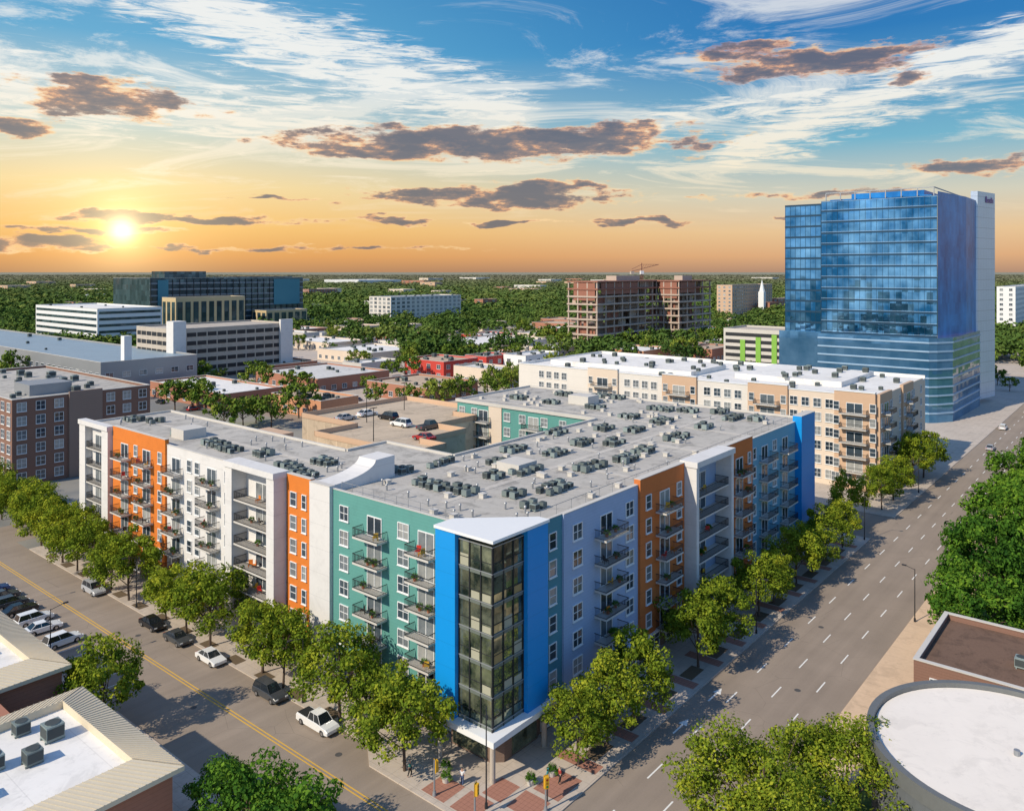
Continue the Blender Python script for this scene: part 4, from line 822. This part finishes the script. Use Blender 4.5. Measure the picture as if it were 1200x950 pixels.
def car_t(kind,col):
    if (kind,col) in CT: return CT[(kind,col)]
    pm=mat('car_paint_'+col.replace(' ','_'),paints[col],.22,metal=.1,var=.02,spec=.7,big=.02)
    L,top,zs=(2.35,1.45,.92) if kind=='sedan' else ((2.4,1.72,1.02) if kind=='suv' else (2.8,1.8,1.05))
    b=MB(); pr_=[(-L,.35),(-L,.8),(-L+.15,zs-.04),(-L+.9,zs),(.9,zs),(L-.35,zs-.16),(L-.03,.68),(L,.35),(L-.45,.28),(L-.6,.6),(L-.9,.7),(L-1.2,.6),(L-1.35,.28),(-L+1.4,.28),(-L+1.25,.6),(-L+.95,.7),(-L+.65,.6),(-L+.5,.28)]
    loft(b,pr_,[(-.92,.965),(-.86,1),(.86,1),(.92,.965)])
    if kind=='sedan': cb_=(-1.75,1.05,-1.05,.3)
    elif kind=='suv': cb_=(-2.3,1.15,-2.0,.35)
    else: cb_=(-.7,1.5,-.5,.85)
    x0,x1,t0,t1=cb_; w=MB(); w.v=[(x0,-.82,zs-.02),(x1,-.82,zs-.02),(x1,.82,zs-.02),(x0,.82,zs-.02),(t0,-.64,top-.05),(t1,-.64,top-.05),(t1,.64,top-.05),(t0,.64,top-.05)]
    w.f=[(4,5,6,7),(0,1,5,4),(1,2,6,5),(2,3,7,6),(3,0,4,7)]; w.m=[0]*5
    rf_=MB().box(t0+.02,t1-.02,-.63,.63,top-.05,top)
    for s in (-1,1):
        for (xb,xt) in ((x0,t0),(x1,t1),((x0+x1)/2,(t0+t1)/2)): rf_.bar((xb,s*.825,zs-.02),(xt,s*.645,top-.03),.035,n=4)
    if kind=='pickup': b.box(-L+.12,-.85,-.78,.78,zs-.3,zs+.004,0,1)
    wh=MB(); n=14
    for y in (-.11,.11):
        for k in range(n): t=2*PI*k/n; wh.v.append((.33*math.cos(t),y,.33*math.sin(t)))
    for k in range(n): j=(k+1)%n; wh.f.append((k,j,n+j,n+k)); wh.m.append(0)
    wh.f+= [tuple(range(n)),tuple(range(2*n-1,n-1,-1))]; wh.m+=[0,0]
    ri=MB(); 
    for y in (-.12,.12): ri.poly([(.2*math.cos(2*PI*k/10),y,.2*math.sin(2*PI*k/10)) for k in range(10)])
    CT[(kind,col)]=(b.mesh('body',[pm,darkm]),w.mesh('window',[cg]),rf_.mesh('roof',[pm]),wh.mesh('wheel',[tyre]),ri.mesh('rim',[rimm]),MB().box(-.04,.04,-.18,.18,-.07,.07).mesh('headlight',[hl_]),MB().box(-.04,.04,-.16,.16,-.08,.08).mesh('tail_light',[tl]),L)
    return CT[(kind,col)]
def car(kind,col,a,b,rz,label,z=.014,group=None,world=None):
    X,Y=world or g2w(a,b); t=car_t(kind,col); r=thing('parked_car' if kind!='pickup' else 'pickup_truck',label,'car' if kind!='pickup' else 'pickup truck',(X,Y,z),TH+rz,group); L=t[7]
    obj('body',t[0],r); obj('window',t[1],r); obj('roof',t[2],r)
    for x in (L-.9,-L+.95):
        for y in (-.82,.82): w=obj('wheel',t[3],r,(x,y,.33)); obj('rim',t[4],w)
    for y in (-.66,.66): obj('headlight',t[5],r,(L-.03,y,.66)); obj('tail_light',t[6],r,(-L+.02,y,.76))
    return r
Q=PI/2
for q in (('pickup','white',-8.3,19.8,-Q,'white pickup parked at the left street kerb, nearest the glazed corner'),('suv','dark grey',-8.1,29.2,-Q,'dark grey car parked between two street trees on the left street'),
 ('sedan','white',-8.0,42.5,-Q,'white car parked below the white balconies portal on the left street'),('sedan','dark grey',-8.0,51,-Q,'dark car parked behind the white car on the left street kerb'),('sedan','black',-8.0,58,-Q,'black car farther up the left street kerb'),('suv','silver',-8,77,-Q,'silver car parked far up the left street kerb'),
 ('suv','white',-18.2,62.2,.08,'white car in the angled bays opposite, nearest the beige-edged roof'),('sedan','white',-18.4,68.4,-.05,'white car in the angled bays opposite, second from the beige-edged roof'),('suv','white',-18.1,72.4,.03,'white car in the angled bays opposite, third from the beige-edged roof'),
 ('sedan','black',-18.2,77.5,.04,'black car in the angled bays opposite, next after the white ones'),('suv','dark grey',-18.3,81,.0,'dark grey car in the angled bays opposite, beyond the black one'),('sedan','dark grey',-18.1,85,.05,'dark car far along the angled bays opposite'),('sedan','blue',-18.2,89,.0,'blue car at the far end of the angled bays opposite'),
 ('sedan','black',-17.2,8.4,Q,'black car driving at the bottom edge of the left street'),
 ('sedan','white',176,-18,PI,'white car on the far stretch of the right street'),('sedan','silver',196,-13,0,'silver car on the far stretch of the right street'),('suv','black',212,-20,PI,'black car far up the right street'),('suv','white',232,-11,0,'white car far up the right street near the tower'),('sedan','red',250,-17.5,PI,'red car far up the right street'),('sedan','white',270,-13,0,'white car farthest up the right street')):
    car(q[0],q[1],q[2],q[3],q[4],q[5])
for k,(x,y,c,kd) in enumerate(((405,489,'silver','sedan'),(470,496,'white','suv'),(503,499,'dark grey','pickup'),(497,512,'red','sedan'),(430,484,'white','sedan'),(455,488,'black','suv'))):
    a,b=ag(x,y,19.6)
    if not(41<a<69 and 61<b<89) and not (31<a<49 and 53<b<71): a,b=44+k*3,70
    car(kd,c,a,b,Q if k%2 else 0,c+' '+('pickup' if kd=='pickup' else 'car')+' parked on the open car park deck, '+['left of the deck middle','rightmost white one','right part of the deck','nearest the deck wall','toward the deck far side','in the deck middle'][k],z=19.01)
for k in range(70):
    x,y=rnd.uniform(185,640),rnd.uniform(398,486); X,Y=at(x,y); a,b=w2g(X,Y)
    if not any(f[0]+1.5<a<f[1]-1.5 and f[2]+1.5<b<f[3]-1.5 for f in FOOT): car(rnd.choice(('sedan','suv')),rnd.choice(('white','silver','black','red','dark grey')),a,b,rnd.choice((0,Q)),'small car parked in the lots among the low shops',group='cars in the lots among the low shops')
# ------------------------------------------------------------------ street furniture
ymt=mat('yellow_signal_housing',(.6,.33,.02),.5)
def lamp(a,b,label,h=8,arm=1.6,rz=0,name='street_lamp',group=None):
    X,Y=g2w(a,b); r=thing(name,label,'street lamp',(X,Y,.14),TH+rz,group); obj('pole',(MB().cyl(0,0,0,h,.08,.05,8).cyl(0,0,0,.5,.16,.14,8),[darkm]),r)
    am=MB().bar((0,0,h-.1),(arm,0,h+.25),.04,n=6); obj('arm',(am,[darkm]),r); obj('lamp_head',(MB().box(arm-.1,arm+.5,-.12,.12,h+.18,h+.32),[darkm]),r); return r
def signal(a,b,h,arm,rz,label):
    X,Y=g2w(a,b); r=thing('traffic_signal',label,'traffic light',(X,Y,.14),TH+rz); obj('pole',(MB().cyl(0,0,0,h,.10,.07,10).cyl(0,0,0,.4,.2,.16,10),[greym]),r)
    z=h-.2; x=0
    hd=obj('signal_head',(MB().box(x-.2,x+.2,-.35,-.08,z-.95,z+.1).box(x-.26,x+.26,-.08,-.05,z-1.05,z+.2),[ymt]),r)
    for k,c in enumerate(((.25,.01,.01),(.3,.15,.01),(.01,.2,.05))): 
        lz=z-.12-.31*k; l=MB()
        l.v=[(x+.11*math.cos(2*PI*j/10),-.36,lz+.11*math.sin(2*PI*j/10)) for j in range(10)]; l.f=[tuple(range(10))]; l.m=[0]; obj('lens',(l,[mat(['red_lens','amber_lens','green_lens'][k],c,.3)]),hd)
    return r
signal(-8.4,-3.6,3.4,0,.3,'short traffic signal with yellow housing at the kerb tip nearest the bottom edge'); signal(-8.4,1.6,3.4,0,1.2,'short traffic signal with yellow housing on the left street side of the corner'); signal(-3.4,-7.9,3.4,0,-.5,'short traffic signal with yellow housing on the right street side of the corner')
lamp(-6.6,-3.4,'tall street lamp pole standing in front of the glazed corner',9.5,2.2,-2.4)
for i,(a,b) in enumerate(((-6.5,25),(-6.5,66),(-22,56),(-22,82))): lamp(a,b,'dark street lamp on the left street, '+['beside the white pickup','midway along the block','across from the dark parked cars','across the street at the far end'][i],7.5,1.6,PI if a>-10 else 0)
for i,(a,b) in enumerate(((44,-8.3),(94,-8.3),(135,-8.3))): lamp(a,b,'dark street lamp on the right street kerb, %s from the glazed corner'%ordn[i],7.5,1.2,-Q)
for i in range(2): lamp(62+i*50,-24.2,'dark street lamp on the grove side of the right street, %s from the bottom'%ordn[i],7.5,1.2,Q)
X,Y=g2w(-2.2,-7.2); wf=thing('sign_post','tall teal and white pavement sign near the corner entrance','sign',(X,Y,.14),TH+.5); obj('post',(MB().cyl(0,0,0,3.0,.06,.06,8),[darkm]),wf); obj('panel',(MB().box(-.45,.45,-.05,.05,1.5,2.9),[mat('teal_sign_panel',(.05,.3,.28),.5)]),wf)
for i,(a,b) in enumerate(((-6.2,2.2),(-5.0,3.4),(-1.2,-4.4),(1.2,-5.2))):
    X,Y=g2w(a,b); p=thing('planter',['round concrete planter left of the corner entrance','second round planter left of the corner entrance','round concrete planter right of the corner entrance','second round planter right of the corner entrance'][i],'planter',(X,Y,.14)); obj('pot',(MB().cyl(0,0,0,.55,.35,.48,14),[concl]),p); o=obj('plant',TR['b0'][1],p,(0,0,.3),sc=.42)
pot=MB().cyl(0,0,0,.35,.16,.22,10).mesh('pot',[mat('terracotta',(.45,.16,.07),.8)])
ccols=[mat('red_chair',(.5,.03,.02),.6),mat('yellow_chair',(.6,.35,.03),.6),mat('dark_wicker_chair',(.05,.035,.025),.8),mat('orange_chair',(.6,.18,.02),.6)]
chs=[MB().box(-.28,.28,-.28,.28,.38,.46).box(-.28,.28,.22,.28,.46,.95).box(-.28,-.24,-.28,-.24,0,.38).box(.24,.28,-.28,-.24,0,.38).box(-.28,-.24,.24,.28,0,.38).box(.24,.28,.24,.28,0,.38).mesh('patio_chair',[c]) for c in ccols]
bp=[('L',0,20),('L',0,11.3),('L',.1,43.2),('L',0,56.2),('L',-.3,75.6),('L',-.3,83.3),('L',0,66.6),('R',-.25,18.6),('R',-.6,32.2),('R',.1,43.9),('R',-.6,55.8)]
for (f,pl,s) in bp:
    for i in range(6):
        for k in range(3):
            if rnd.random()<.6:
                (x,y),rz=loc_on(f,pl,s+rnd.uniform(-1.6,1.6),rnd.uniform(.6,1.1)); X,Y=g2w(x,y)
                side='left' if f=='L' else 'right'
                if rnd.random()<.5:
                    p=thing('potted_plant','leafy plant in a terracotta pot on a balcony of the %s street facade'%side,'potted plant',(X,Y,ZF[i]+.002),0,'potted plants on the %s facade balconies'%side); obj('pot',pot,p); obj('foliage',TR['b0'][1],p,(0,0,.25),sc=.33)
                else:
                    j=rnd.randrange(4); tag(obj('patio_chair',chs[j],None,(X,Y,ZF[i]+.002),TH+rnd.uniform(0,6)),['red','yellow','dark wicker','orange'][j]+' patio chair on a balcony of the %s street facade'%side,'chair',['red','yellow','dark wicker','orange'][j]+' patio chairs on the %s facade balconies'%side)
# pedestrians
skin=mat('skin',(.45,.27,.19),.6); hair=mat('dark_hair',(.03,.02,.015),.8)
def skinobj(name,pts,edges,rad,m,parent):
    me=bpy.data.meshes.new(name); me.from_pydata(pts,edges,[]); me.materials.append(m); o=obj(name,me,parent); md=o.modifiers.new('skin','SKIN')
    for i,r_ in enumerate(rad): me.skin_vertices[0].data[i].radius=(r_,r_)
    me.skin_vertices[0].data[0].use_root=True; sb=o.modifiers.new('sub','SUBSURF'); sb.levels=1; sb.render_levels=1; return o
def person(a,b,rz,shirt,tr,label):
    X,Y=g2w(a,b); r=thing('person',label,'person',(X,Y,.146),TH+rz)
    P=[(0,0,.93),(0,0,1.15),(0,0,1.4),(0,0,1.5),(0,.01,1.58),(0,.02,1.68),(.19,0,1.4),(.25,.03,1.15),(.26,-.1,.92),(-.19,0,1.4),(-.25,-.03,1.15),(-.26,.1,.92),(.1,0,.88),(.11,-.12,.5),(.11,-.02,.08),(.11,-.18,.04),(-.1,0,.88),(-.11,.08,.5),(-.11,.22,.1),(-.11,.1,.04)]
    E=[(0,1),(1,2),(2,3),(3,4),(4,5),(2,6),(6,7),(7,8),(2,9),(9,10),(10,11),(0,12),(12,13),(13,14),(14,15),(0,16),(16,17),(17,18),(18,19)]
    rd=[.12,.11,.13,.055,.09,.085,.05,.04,.03,.05,.04,.03,.08,.055,.04,.035,.08,.055,.04,.035]
    skinobj('body',P,E,rd,skin,r)
    skinobj('shirt',[P[0],P[1],P[2],P[6],P[7],P[9],P[10]],[(0,1),(1,2),(2,3),(3,4),(2,5),(5,6)],[.15,.14,.155,.075,.06,.075,.06],shirt,r)
    skinobj('trousers',[(0,0,.95),P[12],P[13],(.11,-.03,.12),P[16],P[17],(-.11,.2,.14)],[(0,1),(1,2),(2,3),(0,4),(4,5),(5,6)],[.14,.1,.08,.065,.1,.08,.065],tr,r)
    skinobj('hair',[(0,.05,1.68),(0,.04,1.74)],[(0,1)],[.09,.07],hair,r)
den_=mat('denim',(.05,.08,.16),.9); blk=mat('black_cloth',(.02,.02,.02),.9)
person(-8.0,5.4,.4,mat('teal_shirt_cloth',(.05,.25,.2),.9),blk,'pedestrian in teal top and black trousers walking on the left pavement by the corner')
person(-5.6,.6,2.0,mat('white_shirt_cloth',(.7,.7,.68),.9),den_,'pedestrian in white shirt and jeans near the corner entrance')
person(.6,-6.6,1.0,mat('red_shirt_cloth',(.4,.05,.04),.9),blk,'pedestrian in red shirt walking along the right pavement by the corner')
print('acs',nac,'trees',cnt,'made',made)
